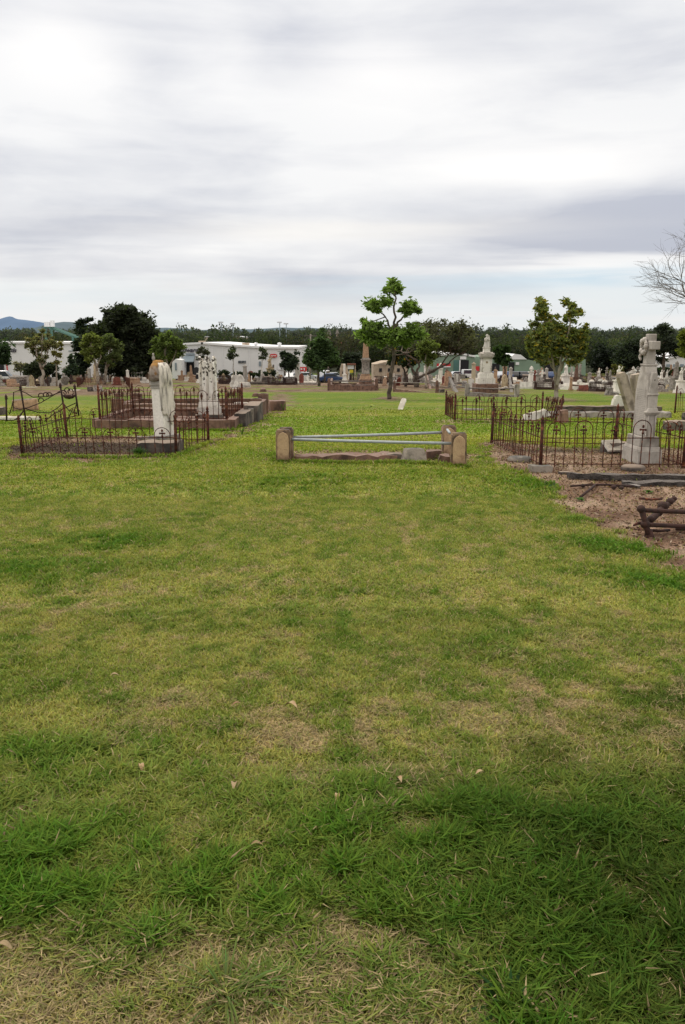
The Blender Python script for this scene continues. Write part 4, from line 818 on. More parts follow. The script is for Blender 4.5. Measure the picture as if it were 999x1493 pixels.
# ------------------------------------------------------------------ generic gravestones
def shape(kind, s=1.0):     # real-size stones built in metres, base at z 0
    m = MB()
    if kind == 'arched tablet':
        m.bz(0, 0, -.1, .8, .38, .3, .95); m.prism([(-.3, .2), (.3, .2), (.3, .95)]+[(.3*math.cos(a), .95+.26*math.sin(a)) for a in [PI*j/8 for j in range(1, 8)]]+[(-.3, .95)], -.07, .07)
    elif kind == 'pointed tablet':
        m.bz(0, 0, -.1, .75, .36, .28, .95); m.prism([(-.27, .18), (.27, .18), (.29, 1.0), (.15, 1.28), (0, 1.42), (-.15, 1.28), (-.29, 1.0)], -.075, .075)
    elif kind == 'cross':
        m.bz(0, 0, -.1, .8, .6, .35, .9); m.bz(0, 0, .25, .55, .42, .25, .9); m.prism([(-.08, .5), (.08, .5), (.08, 1.1), (.32, 1.1), (.32, 1.26), (.08, 1.26), (.08, 1.55), (-.08, 1.55), (-.08, 1.26), (-.32, 1.26), (-.32, 1.1), (-.08, 1.1)], -.07, .07)
    elif kind == 'obelisk':
        m.bz(0, 0, -.1, .95, .95, .35, .95); m.bz(0, 0, .25, .7, .7, .3, .95); m.bz(0, 0, .55, .5, .5, .5, .95); m.bz(0, 0, 1.05, .58, .58, .08); m.bz(0, 0, 1.13, .36, .36, 1.25, .65); m.bz(0, 0, 2.38, .235, .235, .16, .03)
    elif kind == 'urn column':
        m.bz(0, 0, -.1, .85, .85, .35, .95); m.bz(0, 0, .25, .6, .6, .25, .9); m.bz(0, 0, .5, .42, .42, 1.0, .85); m.bz(0, 0, 1.5, .5, .5, .09); m.lathe([(.1, 1.59), (.08, 1.64), (.2, 1.8), (.22, 1.9), (.14, 1.98), (.17, 2.02), (.03, 2.18)], 10)
    elif kind == 'low desk stone':
        m.bz(0, 0, -.1, .9, .6, .25, .95); m.box((0, 0, .3), (.72, .4, .32), top=(.95, .55))
    elif kind == 'kerbed slab':
        for x, y, a, b in ((0, -1.0, 1.2, .14), (0, 1.0, 1.2, .14), (-.55, 0, .14, 1.9), (.55, 0, .14, 1.9)): m.bz(x, y, -.15, a, b, .42)
        m.bz(0, 0, -.1, .95, 1.85, .28); m.box((0, .82, .48), (.6, .26, .42), top=(.9, .7))
    elif kind == 'block tomb':
        m.bz(0, 0, -.1, 1.2, 2.1, .25); m.bz(0, 0, .15, 1.0, 1.9, .5, .97); m.bz(0, 0, .65, 1.12, 2.02, .1)
    elif kind == 'draped figure':
        m.bz(0, 0, -.1, .9, .9, .35, .95); m.bz(0, 0, .25, .62, .62, .75, .9); m.bz(0, 0, 1.0, .7, .7, .1)
        m.lathe([(.2, 0), (.21, .06), (.17, .3), (.13, .55), (.15, .68), (.12, .8), (.06, .86), (.05, .9), (.08, .96), (.085, 1.02), (.06, 1.09), (.01, 1.12)], 12, (0, 0, 1.1), (1, .8), flute=.06); m.tube([(-.12, 0, 1.86), (-.17, -.1, 1.7), (0, -.16, 1.72)], .045, 6); m.tube([(.12, 0, 1.86), (.2, -.06, 2.0), (.24, -.08, 2.14)], .04, 6)
    elif kind == 'pillar stone':
        m.bz(0, 0, -.1, .5, .5, .3); m.bz(0, 0, .2, .3, .3, 1.15, .85); m.bz(0, 0, 1.35, .32, .32, .08); m.bz(0, 0, 1.43, .2, .2, .12, .1)
    elif kind == 'railed grave':
        for x, y, a, b in ((0, -1.0, 1.5, .08), (0, 1.0, 1.5, .08), (-.75, 0, .08, 2), (.75, 0, .08, 2)): m.bz(x, y, -.1, a, b, .28)
        for i in range(11):
            for y in (-1, 1): m.tube([(-.75+.15*i, y, 0), (-.75+.15*i, y, .85+.1*(i % 2))], .018, 4)
        for i in range(14):
            for x in (-.75, .75): m.tube([(x, -1+.15*i, 0), (x, -1+.15*i, .85+.1*(i % 2))], .018, 4)
        for z in (.35, .8): m.tube([(-.75, -1, z), (.75, -1, z), (.75, 1, z), (-.75, 1, z), (-.75, -1, z)], .02, 4)
    elif kind == 'broken stone':
        m.rough((0, 0, .25), (.7, .5, .7), cuts=.14, j=.06, top=(.75, .8)); m.rough((.4, -.3, .1), (.5, .4, .3), .5, .12, .05)
    return m
KH = {'arched tablet': 1.2, 'pointed tablet': 1.42, 'cross': 1.55, 'obelisk': 2.54, 'urn column': 2.18, 'low desk stone': .46, 'kerbed slab': .69, 'block tomb': .75, 'draped figure': 2.22, 'pillar stone': 1.55, 'broken stone': .6, 'railed grave': .95}
NAME = {'arched tablet': 'headstone', 'pointed tablet': 'headstone', 'cross': 'stone_cross', 'obelisk': 'obelisk', 'urn column': 'urn_column', 'low desk stone': 'headstone', 'kerbed slab': 'kerbed_grave', 'block tomb': 'block_tomb', 'draped figure': 'grave_statue', 'pillar stone': 'pillar_stone', 'broken stone': 'broken_gravestone', 'railed grave': 'railed_grave'}
CATS = {'headstone': 'headstone', 'stone_cross': 'cross', 'obelisk': 'obelisk', 'urn_column': 'column', 'kerbed_grave': 'grave', 'block_tomb': 'tomb', 'grave_statue': 'statue', 'pillar_stone': 'pillar', 'broken_gravestone': 'gravestone', 'railed_grave': 'grave'}
KINDS = list(KH); MATS = [('white', 'white marble', 'white'), ('grey', 'grey stone', 'greystone'), ('brown', 'brown sandstone', 'sand'), ('dark', 'dark weathered', 'darkstone'), ('red', 'dull red', 'redstone'), ('gold', 'lichen stained', 'gold'), ('gmarb', 'pale grey', 'greymarble')]
_mesh = {}
def gmesh(kind, mk):
    if (kind, mk) not in _mesh: _mesh[(kind, mk)] = shape(kind).mesh(NAME[kind], M[mk])
    return _mesh[(kind, mk)]
def grave(kind, mk, loc, label, hh=None, rz=0, group=None, tilt=(0, 0), sx=None):
    o = bpy.data.objects.new(NAME[kind], gmesh(kind, mk)); COL.objects.link(o); o.location = loc
    s = (hh/KH[kind]) if hh else 1; o.scale = ((sx or s), (sx or s), s); o.rotation_euler = (tilt[0], tilt[1], rz); return tag(o, label, CATS[NAME[kind]], group)
used = []
def gp(kind, mk, px, base, top, label, rz=0, tilt=(0, 0), sx=None):
    p = P(px, base); hh = H(top, base, p.y); used.append((p.x, p.y)); return grave(kind, mk, p, label, hh, rz, None, tilt, sx)
GP = [('urn column', 'white', 41, 553, 538, 'white urn column standing left of the pale trunked tree'), ('urn column', 'white', 80, 552, 536, 'white urn column just right of the pale trunked tree'),
 ('block tomb', 'white', 12, 557, 549, 'white block tomb nearest the left picture edge'), ('block tomb', 'greystone', 29, 562, 549, 'broad grey tomb left of the white urn columns', .1), ('broken stone', 'sand', 18, 566, 554, 'tumbled brown stones at the left edge of the far graves'),
 ('arched tablet', 'greystone', 64, 565, 550, 'grey headstone leaning left, foremost below the pale trunked tree', .3, (0, -.3)), ('arched tablet', 'darkstone', 70, 564, 550, 'dark headstone leaning beside the grey leaning one', .2, (0, .25)),
 ('arched tablet', 'greystone', 92, 563, 548, 'broad grey headstone leaning back left of the rusty far fence', .3, (.4, .5), 1.6), ('broken stone', 'greystone', 79, 563, 552, 'heap of broken grey stones between leaning slabs'),
 ('obelisk', 'gold', 140, 560, 531, 'orange stained obelisk in front of the twin mid green trees'), ('pillar stone', 'greymarble', 131, 558, 537, 'thin grey pillar left of the orange stained obelisk'), ('draped figure', 'white', 156, 558, 534, 'white angel like statue under the twin mid green trees'),
 ('arched tablet', 'redstone', 171, 564, 552, 'wide pinkish red headstone right of the rusty far fence', 0, (0, 0), 1.5), ('pillar stone', 'white', 187, 560, 540, 'white pillar at the corner of the white kerb below the fig tree'),
 ('low desk stone', 'greystone', 143, 570, 562, 'low grey block alone on the grass before the far fence'), ('broken stone', 'darkstone', 132, 570, 563, 'small dark stump on the grass before the far fence'),
 ('arched tablet', 'white', 265, 552, 532, 'white tall headstone before the warehouse awning'), ('pointed tablet', 'gold', 272, 552, 531, 'cream and brown headstone just before the warehouse awning'), ('arched tablet', 'black', 287, 553, 536, 'black tall headstone right of the warehouse awning'),
 ('cross', 'white', 291, 559, 541, 'white stepped cross base nearest left of the mottled headstone'), ('arched tablet', 'redstone', 366, 556, 541, 'red brick headstone right of the rusty fenced plot'), ('pillar stone', 'greymarble', 358, 563, 533, 'thin pale post standing before the round shrubs'),
 ('obelisk', 'white', 382, 558, 536, 'small white obelisk left of the gold figured monument'), ('draped figure', 'gold', 394, 555, 519, 'cream pedestal with a golden brown figure before the red pill sign'), ('urn column', 'greymarble', 434, 556, 520, 'tall pale grey column at the right end of the white warehouse'),
 ('kerbed slab', 'darkstone', 372, 562, 553, 'wide dark kerbed grave before the golden figure monument', PI/2, (0, 0), 2.2), ('broken stone', 'darkstone', 389, 562, 550, 'dark broken stones at the right end of the wide dark kerb'),
 ('block tomb', 'white', 422, 553, 544, 'white block tomb below the dark leaved tree'), ('pillar stone', 'white', 405, 557, 541, 'thin white pillar right of the golden figure monument'),
 ('pillar stone', 'white', 620, 556, 533, 'slim white pillar below the pale green round tree'), ('urn column', 'white', 642, 560, 530, 'white urn column before the red and white sign'), ('arched tablet', 'sand', 653, 564, 543, 'brown headstone right of the white urn column'),
 ('pillar stone', 'cream', 690, 558, 529, 'tall cream pillar just left of the big statue monument'), ('pillar stone', 'sand', 722, 564, 539, 'brown pillar just right of the big statue monument'), ('pillar stone', 'sand', 735, 566, 534, 'cream brown pillar below the small round dark tree'),
 ('pillar stone', 'greymarble', 744, 560, 536, 'grey pillar right of the cream brown one'), ('arched tablet', 'white', 729, 570, 556, 'fallen white headstone right of the big statue monument', .6, (1.2, .3)), ('low desk stone', 'white', 765, 568, 558, 'white box like stone at the edge of the lawn left of the right tree'),
 ('cross', 'white', 790, 562, 540, 'white cross stone in the crowded rows left of the right tree'), ('pillar stone', 'greymarble', 796, 560, 537, 'pale pillar touching the right tree trunks'), ('draped figure', 'white', 824, 566, 529, 'large white shrouded statue just right of the right tree trunk'),
 ('obelisk', 'brownstone', 839, 566, 530, 'brown obelisk right of the white shrouded statue'), ('draped figure', 'white', 872, 566, 537, 'white statue standing over the white fence kerb'), ('arched tablet', 'white', 875, 569, 553, 'small white arch stone before the white statue'),
 ('pillar stone', 'sand', 832, 570, 551, 'orange brown pillar in front of the white fence kerb'), ('draped figure', 'white', 900, 575, 534, 'white winged figure left of the leaning slab headstones'), ('pillar stone', 'greymarble', 917, 573, 541, 'rough pale stump like pillar behind the leaning slabs'),
 ('draped figure', 'white', 963, 566, 539, 'white statue just right of the cross monument, left of two'), ('draped figure', 'white', 971, 564, 540, 'white statue right of the cross monument, right of two'), ('draped figure', 'white', 991, 573, 536, 'tall white statue nearest the right picture edge'),
 ('broken stone', 'greystone', 888, 577, 566, 'heap of broken grey stones on the lawn edge before the white fence kerb'), ('broken stone', 'white', 346, 566, 548, 'broken white marble pieces behind the rusty fenced plot'), ('arched tablet', 'white', 343, 568, 556, 'stained white slab behind the rusty fenced plot', .4, (-.3, .3))]
for g_ in GP:
    kind, mk, px, b, tp, lb = g_[:6]; gp(kind, mk, px, b, tp, lb, *(g_[6:]))
# white marble kerb with ball finials
p0 = P(836, 569); p1 = P(912, 571); t = thing('marble_kerb', 'long white marble kerb wall topped by round balls right of the right tree', 'grave kerb', p0); d = p1-p0; a = math.atan2(d.y, d.x)
m = MB(); m.box((d.x/2, d.y/2, d.z/2+.42), (d.length, .3, .22), a); m.build('coping', M['white'], t, .02)
for k in range(8):
    m = MB(); q = d*(k/7); m.bz(q.x, q.y, q.z-.1, .35, .28, .42); m.build('pier', M['white'], t)
for k in range(4):
    m = MB(); q = d*(.12+.25*k); m.ball((q.x, q.y, q.z+.68), .26, 12, 8); m.build('ball_finial', M['white'], t)
fence('rusty iron fence in the far left rows before the twin mid green trees', [P(113, 567), P(190, 567), P(184, 562), P(118, 562)], 1.0, .42, r=.018, kind=1)
enclosure('low white kerb below the dark fig tree', [P(188, 560), P(216, 560), P(214, 556), P(190, 556)], .5, M['white'], (), M['white'], .35, wp=.3)
# ornate white tomb (roofed) near fig
p, u = at(201, 558); t = thing('canopy_tomb', 'ornate white tomb with scrolled top below the dark fig tree', 'tomb', p)
m = MB(); m.bz(0, 0, -.2, 2.1, 1.2, .9); m.build('base', M['greystone'], t); m = MB()
for k in range(5): m.lathe([(.1, 0), (.06, .1), (.06, .5), (.12, .6), (.2, .75), (.1, .95), (.02, 1.05)], 8, (-.85+k*.42, -.2, .7))
m.tube([(-.9, -.2, 1.3), (-.4, -.2, 1.65), (0, -.2, 1.75), (.4, -.2, 1.65), (.9, -.2, 1.3)], .09, 7); m.build('scroll_top', M['white'], t)

# ------------------------------------------------------------------ crowded far rows
def front_y(px):   # photo line where the open lawn meets the far graves
    return np.interp(px, [-200, 0, 60, 110, 190, 245, 330, 400, 470, 560, 640, 700, 760, 820, 930, 1000, 1200], [566, 566, 567, 563, 561, 557.5, 561, 563, 562, 566, 566, 572, 569, 570, 573, 571, 571])
CW = np.array([.30, .16, .17, .05, .08, .05, .19]); random.seed(21)
kinds_w = [('arched tablet', 5), ('pointed tablet', 3), ('cross', 3), ('obelisk', 1), ('urn column', 2), ('low desk stone', 6), ('kerbed slab', 6), ('block tomb', 3), ('draped figure', 1), ('pillar stone', 2), ('broken stone', 3), ('railed grave', 5)]
bag = [k for k, w_ in kinds_w for _ in range(w_)]; n_ = 0; tries = 0
wbag = [0]*4+[1]*4+[2]*4+[3]*4+[5]*1+[6]*3+[4]*1
while n_ < 430 and tries < 20000:
    tries += 1; px = random.uniform(-20, 1020); base = random.uniform(547.5, float(front_y(px)))
    if 455 < px < 560 and base < 553: continue
    if px < 60 and base < 550: continue
    p = P(px, base)
    if p.y > 185 or p.y < 38: continue
    if any(abs(p.x-x)+abs(p.y-y) < (1.15 if p.y < 75 else 1.5) for x, y in used): continue
    if 640 < px < 760 and base > 565 and random.random() < .5: continue
    if 478 < px < 552 and base > 560: continue
    if random.random() < .2 and px < 400: continue
    used.append((p.x, p.y)); kind = random.choice(bag); i = random.choice(wbag); ck, adj, mk = MATS[i]
    zone = ('left of the dark fig tree' if px < 130 else 'below the dark fig tree' if px < 230 else 'before the white warehouse' if px < 440 else 'behind the sandstone obelisk' if px < 590 else 'left of the statue monument' if px < 695 else 'left of the right tree' if px < 800 else 'right of the right tree' if px < 925 else 'right of the cross monument')
    if kind == 'railed grave': ck, mk = 'rust', 'rustdark'
    adjs = {'rust': 'rusty iron', 'white': 'white marble', 'grey': 'grey stone', 'brown': 'brown sandstone', 'dark': 'dark weathered', 'red': 'dull red', 'gold': 'lichen stained', 'gmarb': 'pale grey'}[ck]
    dist = 'front rows' if p.y < 75 else 'middle rows' if p.y < 115 else 'farthest rows'
    lb = f'{adjs} {kind} in the {dist} {zone}'
    sc_ = random.uniform(.75, 1.15)*(1.0 if p.y < 120 else 1.15); til = (random.gauss(0, .07), random.gauss(0, .06)); 
    if random.random() < .06: til = (random.choice([-.5, .5]), .2)
    grave(kind, mk, p, lb, KH[kind]*sc_, random.gauss(0, .12)+(PI/2 if random.random() < .3 else 0), lb, til); n_ += 1

# ------------------------------------------------------------------ trees
def leafcloud(blobs, n, size, base, var=.35, up=.3, shell=.55, seed=0, dark=.45, col2=None, p2=0, squash=.8):
    rs = np.random.RandomState(seed); B = np.array(blobs); wgt = B[:, 3]**2.0; wgt /= wgt.sum(); k = rs.choice(len(B), n, p=wgt)
    ns = 9; sd_ = rs.randn(len(B), ns, 3); sd_ /= np.linalg.norm(sd_, axis=2)[:, :, None]; sr = rs.rand(len(B), ns)**.5*1.02
    j = (ns*rs.rand(n)**1.3).astype(int); so_ = sd_[k, j]*sr[k, j][:, None]; d = rs.randn(n, 3); d /= np.linalg.norm(d, axis=1)[:, None]
    sub_r = (.26+.42*rs.rand(len(B), ns))[k, j]*np.minimum(np.abs(rs.randn(n)), 1.9); off_ = so_+d*sub_r[:, None]; r = np.clip(np.linalg.norm(off_, axis=1), 0, 1.3)
    pos = B[k, :3]+off_*B[k, 3][:, None]*np.array([1.05, 1.05, squash])
    a = rs.randn(n, 3); a[:, 2] *= .6; a /= np.linalg.norm(a, axis=1)[:, None]; b = np.cross(a, rs.randn(n, 3)); b /= np.linalg.norm(b, axis=1)[:, None]
    s = size*(.6+.8*rs.rand(n))[:, None]; V = np.stack([pos-a*s, pos+b*s*.38, pos+a*s, pos-b*s*.38], 1).reshape(-1, 3); F = np.arange(n*4).reshape(-1, 4)
    c = np.tile(np.array(base), (n, 1)).astype(float)
    if col2 is not None: m2 = rs.rand(n) < p2; c[m2] = col2
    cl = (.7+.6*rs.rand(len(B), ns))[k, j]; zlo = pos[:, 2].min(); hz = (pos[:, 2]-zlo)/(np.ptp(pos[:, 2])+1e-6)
    c *= ((1-dark)+dark*np.clip(r*.8+hz*.5, 0, 1.2))[:, None]*cl[:, None]*(1-var+2*var*rs.rand(n))[:, None]  # crown shade painted in: inner and lower leaves darker
    return V, F, np.repeat(c, 4, 0)
def tree(label, base, blobs_px, Y, n, size, col, trunk, bark='bark', depth=.7, name='tree', seed=1, group=None, limbs=True, r0=.14, wig=.03, cat='tree', **kw):
    # blobs_px: (px, py, r px) of the foliage masses; trunk: list of polylines in photo pixels at distance Y
    root = thing(name, label, cat, base, group=group); rs = np.random.RandomState(seed); u_ = 1/ppm(Y); o = Vector(base); B = []
    cxm = sum(b[0] for b in blobs_px)/len(blobs_px); spread = max(abs(b[0]-cxm) for b in blobs_px)*u_
    for b in blobs_px:
        rr = b[2]*u_; off = abs(b[0]-cxm)*u_; dd = math.sqrt(max(0, spread**2-off**2))*depth; q = W(b[0], b[1], Y)-o; q.y += rs.uniform(-dd, dd)
        B.append((q.x, q.y, q.z, rr))
    m = MB(); tips = []
    for j, line in enumerate(trunk):
        pts = [W(a, b, Y)-o+Vector((0, rs.uniform(-.1, .1)*(i > 0), 0)) for i, (a, b) in enumerate(line)]
        if j == 0: pts[0] = Vector((pts[0].x, 0, -.1))
        fine = []
        for i in range(len(pts)-1):
            for q in range(4): fine.append(pts[i].lerp(pts[i+1], q/4)+Vector((rs.randn()*wig, rs.randn()*wig, 0))*(1 if q else .3))
        fine.append(pts[-1]); r_ = r0 if j == 0 else r0*.55; m.tube(fine, [r_*(1-.75*i/(len(fine)-1)) for i in range(len(fine))], 7); tips += fine[len(fine)//3:]
    if limbs:
        for bx, by, bz_, br in B:
            q = Vector((bx, by, bz_)); low = [t_ for t_ in tips if t_.z < q.z+.2] or tips; s_ = min(low, key=lambda t_: (t_-q).length); mid = s_.lerp(q, .5)+Vector((0, 0, -.08*(q-s_).length)); m.tube([s_, mid, q], [r0*.26, r0*.18, r0*.07], 5)
    m.build('trunk', M[bark], root)
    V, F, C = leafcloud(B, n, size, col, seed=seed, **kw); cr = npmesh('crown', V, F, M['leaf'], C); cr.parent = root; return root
def dome(cx, cy, rx, ry, n, r, seed=0, lo=-1.0):
    rs = random.Random(seed); out = []
    while len(out) < n:
        a, b = rs.uniform(-1, 1), rs.uniform(lo, 1)
        if a*a+b*b < 1: out.append((cx+a*rx, cy-b*ry, r*rs.uniform(.7, 1.2)))
    return out
# slim young tree in the middle
b = P(568, 583)
tree('slim young tree with tiered bright green crown standing on the open lawn', b, [(572, 414, 8), (578, 421, 9), (566, 424, 8), (585, 420, 6), (573, 407, 4), (545, 441, 10), (556, 443, 11), (566, 440, 8), (538, 449, 6), (549, 450, 8), (590, 447, 8), (600, 446, 10), (607, 453, 7), (596, 457, 7), (585, 452, 5),
  (530, 468, 6), (538, 477, 9), (549, 478, 12), (543, 492, 12), (529, 488, 8), (560, 490, 13), (575, 482, 12), (586, 490, 13), (600, 480, 11), (605, 491, 11), (592, 498, 10), (576, 499, 10), (611, 484, 8), (553, 500, 8), (534, 497, 8)], b.y, 8200, .105, (.15, .225, .05),
  [[(568, 583), (570, 560), (573, 530), (575, 500), (574, 470), (576, 440), (575, 420)], [(574, 485), (562, 462), (550, 447)], [(575, 478), (588, 462), (600, 450)], [(575, 500), (555, 490)], [(575, 500), (597, 488)]], 'bark', r0=.10, dark=.55, seed=3, name='lawn_tree', squash=.7)
b = P(811, 584)
tree('many stemmed tree with olive and yellow leaves on the lawn at right', b, [(787, 440, 6), (793, 436, 6), (783, 449, 7), (797, 447, 7), (789, 458, 8), (782, 470, 8), (797, 462, 9), (826, 441, 6), (833, 447, 6), (838, 455, 7), (828, 456, 7), (832, 467, 8), (852, 476, 5), (848, 486, 6), (854, 492, 5), (775, 503, 9), (782, 489, 12), (795, 483, 13), (810, 477, 11), (824, 484, 13), (837, 494, 12), (845, 508, 9),
  (790, 507, 14), (805, 505, 14), (822, 508, 14), (835, 518, 10), (780, 517, 10), (798, 520, 11), (815, 520, 12), (829, 527, 7), (785, 527, 7), (808, 462, 5)], b.y, 12000, .09, (.14, .165, .045), [[(811, 584), (812, 565), (814, 545), (820, 520), (828, 485), (832, 455)], [(812, 562), (806, 530), (800, 500), (792, 460), (789, 443)], [(814, 550), (803, 528), (792, 508)], [(815, 545), (826, 522), (840, 500), (852, 478)]], 'palebark', r0=.095, seed=5, dark=.6, col2=(.26, .20, .02), p2=.16, name='lawn_tree')
def far(label, cxp, basep, blobs, Y, n, size, col, lines=None, **k):
    bse = W(cxp, basep, Y); bse.z = G(bse.x, Y); lines = lines or [[(cxp, basep), (cxp, min(b_[1] for b_ in blobs)+8)]]
    return tree(label, bse, blobs, Y, n, size, col, lines, **k)
far('huge dome shaped fig tree with blackish foliage left of the warehouse', 185, 552, dome(186, 502, 44, 44, 80, 11, 1)+dome(182, 474, 34, 26, 34, 8, 2)+[(228, 500, 10), (222, 520, 10), (142, 515, 12), (215, 535, 9), (155, 535, 10), (175, 452, 6), (190, 453, 6)], 128, 38000, .36, (.026, .034, .016), dark=.7, seed=8, r0=.5, var=.45, name='fig_tree')
far('dark ragged pine like tree left of the huge fig', 121, 552, [(122, 470, 5), (126, 467, 4), (117, 480, 7), (126, 484, 8), (120, 498, 8), (113, 507, 6), (128, 510, 8), (118, 522, 8), (126, 532, 8), (116, 540, 7), (136, 466, 3), (140, 480, 6)], 130, 4500, .36, (.020, .032, .016), dark=.5, seed=9, r0=.3, name='pine_tree')
far('left one of the twin mid green trees before the fig', 140, 552, dome(133, 507, 13, 20, 26, 5, 4)+[(132, 488, 4), (125, 492, 4), (140, 495, 5)], 105, 6500, .2, (.15, .18, .04), [[(143, 554), (141, 535), (134, 515), (132, 495)], [(141, 537), (148, 520)]], bark='palebark', seed=10, r0=.25)
far('right one of the twin mid green trees before the fig', 160, 554, dome(160, 512, 14, 21, 28, 5, 5)+[(164, 490, 4), (170, 498, 4)], 106, 6500, .2, (.11, .14, .045), [[(152, 556), (155, 535), (160, 515), (163, 500)], [(155, 537), (168, 520)]], bark='palebark', seed=11, r0=.22)
far('mid green tree with fine bright crown left of the warehouse awning', 247, 556, dome(245, 508, 20, 18, 34, 5.5, 6)+[(246, 488, 5), (228, 522, 6), (226, 497, 5), (262, 515, 6)], 100, 8500, .2, (.10, .14, .03), [[(247, 558), (245, 535), (240, 515), (244, 495)], [(245, 538), (254, 520), (258, 508)]], bark='palebark', seed=12, r0=.22)
far('airy pale trunked tree before the left warehouse', 63, 556, dome(61, 504, 20, 22, 34, 4, 7)+[(62, 482, 4), (45, 510, 6), (78, 500, 6)], 95, 5200, .17, (.15, .155, .065), [[(62, 558), (62, 540), (56, 522), (52, 505)], [(62, 538), (68, 520), (74, 500)], [(62, 530), (62, 500)]], bark='palebark', seed=13, r0=.22, wig=.08, col2=(.2, .17, .06), p2=.15)
far('thin yellowish sapling right of the pale trunked tree', 82, 552, [(82, 505, 4), (86, 502, 4), (80, 515, 4), (87, 518, 4), (83, 528, 4), (88, 509, 3)], 96, 700, .2, (.20, .18, .05), bark='palebark', seed=14, r0=.12)
far('dark green tree cut by the left picture edge', -4, 548, [(-2, 508, 12), (6, 512, 8), (-8, 520, 12), (4, 524, 8), (8, 518, 6)], 120, 2500, .35, (.03, .055, .02), seed=15, r0=.3)
far('bushy dark shrub left of the pale trunk', 48, 551, dome(50, 540, 14, 12, 14, 6, 8), 118, 2500, .3, (.035, .045, .022), seed=16, name='shrub', cat='shrub', limbs=False)
far('bushy dark shrub between the pale trunk and the shelter', 76, 551, dome(76, 540, 14, 11, 14, 6, 9), 119, 2500, .3, (.032, .045, .02), seed=17, name='shrub', cat='shrub', limbs=False)
far('pale flowering shrub before the left warehouse wall', 30, 550, dome(30, 534, 9, 6, 8, 4, 10), 125, 900, .25, (.22, .2, .15), seed=18, name='shrub', cat='shrub', limbs=False)
far('small dark conical tree beside the shelter', 104, 550, [(105, 520, 3), (104, 528, 5), (106, 536, 6), (102, 543, 7), (109, 542, 6)], 118, 1400, .28, (.035, .055, .03), seed=19)
for j, (cx_, tp_, cc_, nn_, lb_) in enumerate([(293, 508, (.08, .085, .05), 600, 'thin airy sapling right of the warehouse awning'), (340, 508, (.06, .075, .04), 420, 'thin airy sapling above the window strip of the warehouse'), (382, 508, (.06, .075, .04), 380, 'thin airy sapling left of the red pill sign')]):
    far(lb_, cx_, 552, dome(cx_, tp_+8, 9 if j == 0 else 5, 8, 8, 4, 30+j), 132, nn_, .26, cc_, bark='palebark', seed=20+j, r0=.1)
far('dark round headed tree before the right end of the warehouse', 421, 553, dome(422, 525, 11, 12, 16, 6, 12)+[(410, 532, 4), (433, 515, 4), (412, 515, 4)], 122, 2600, .3, (.022, .035, .018), seed=24, r0=.16)
far('tall dark green tree with pointed top behind the kerbed graves', 468, 556, [(470, 479, 3), (469, 487, 5), (466, 495, 7), (473, 500, 8), (460, 505, 8), (480, 508, 8), (468, 512, 10), (455, 516, 8), (484, 518, 9), (462, 525, 10), (476, 527, 10), (449, 522, 6), (450, 530, 6), (488, 527, 7), (468, 534, 8), (458, 536, 5)], 98, 9500, .2, (.055, .095, .032), [[(465, 558), (464, 540), (467, 510), (470, 485)], [(473, 558), (474, 540), (478, 515)]], seed=25, r0=.2)
far('dark low tree beside the obelisk at left', 515, 550, dome(515, 525, 14, 12, 14, 6, 13), 150, 2600, .36, (.028, .04, .022), seed=26)
far('tree with yellow orange blossom in its dark crown', 592, 556, dome(590, 520, 22, 12, 24, 6, 14)+[(575, 512, 6), (600, 510, 6)], 92, 5200, .24, (.03, .05, .018), [[(592, 558), (590, 540), (582, 525)], [(591, 545), (600, 528)]], seed=27, r0=.18, col2=(.42, .25, .02), p2=.10)
far('wide spreading olive brown tree with dark twisting limbs', 612, 560, dome(640, 495, 50, 24, 60, 9, 15)+dome(625, 478, 22, 12, 14, 6, 16)+dome(665, 482, 20, 9, 12, 6, 17)+[(590, 500, 10), (600, 510, 9), (690, 505, 8), (560, 505, 8), (570, 515, 8)], 86, 13500, .16, (.085, .088, .045), [[(608, 562), (606, 548), (600, 535), (592, 520)], [(607, 552), (622, 545), (640, 536), (652, 520), (662, 508)], [(606, 548), (612, 530), (622, 510)], [(622, 545), (655, 530), (668, 518)], [(612, 530), (598, 520), (585, 512)]], seed=28, r0=.28, wig=.1, dark=.5)
far('pale green round tree in front of the spreading olive one', 622, 558, dome(623, 510, 14, 15, 26, 4.5, 18)+[(622, 494, 4), (625, 527, 6)], 76, 4800, .19, (.125, .16, .035), [[(621, 560), (622, 540), (620, 525), (624, 505)], [(622, 540), (629, 525)]], bark='palebark', seed=29, r0=.12)
far('small round dark green tree right of the big statue monument', 736, 562, dome(733, 517, 12, 14, 26, 4.5, 19), 80, 4600, .2, (.035, .065, .015), seed=31, r0=.12)
far('dark rounded tree mass right of the right tree', 885, 552, dome(885, 522, 20, 17, 22, 9, 20), 170, 5000, .45, (.014, .022, .012), seed=32, r0=.3)
far('grey green tall tree behind the leaning slab headstones', 920, 552, dome(920, 515, 20, 24, 28, 9, 21), 160, 6000, .42, (.035, .050, .028), seed=33, r0=.35)
far('dark pine with layered flat boughs behind the cross monument', 968, 552, [(962, 476, 6), (970, 474, 5), (955, 482, 8), (975, 484, 8), (965, 492, 10), (985, 490, 8), (950, 497, 9), (992, 500, 9), (972, 505, 12), (955, 512, 10), (985, 515, 10), (965, 524, 9), (1002, 510, 10)], 140, 6500, .34, (.032, .042, .026), seed=34, r0=.35, squash=.5)
far('small yellow green bush before the dark rounded trees', 897, 551, dome(897, 538, 7, 5, 6, 4, 22), 140, 700, .3, (.12, .12, .03), seed=35, name='shrub', cat='shrub', limbs=False)
far('bright yellow green tree entering at the right picture edge', 1012, 556, dome(1008, 500, 16, 22, 18, 7, 23), 60, 3000, .2, (.12, .14, .02), seed=36, r0=.15)
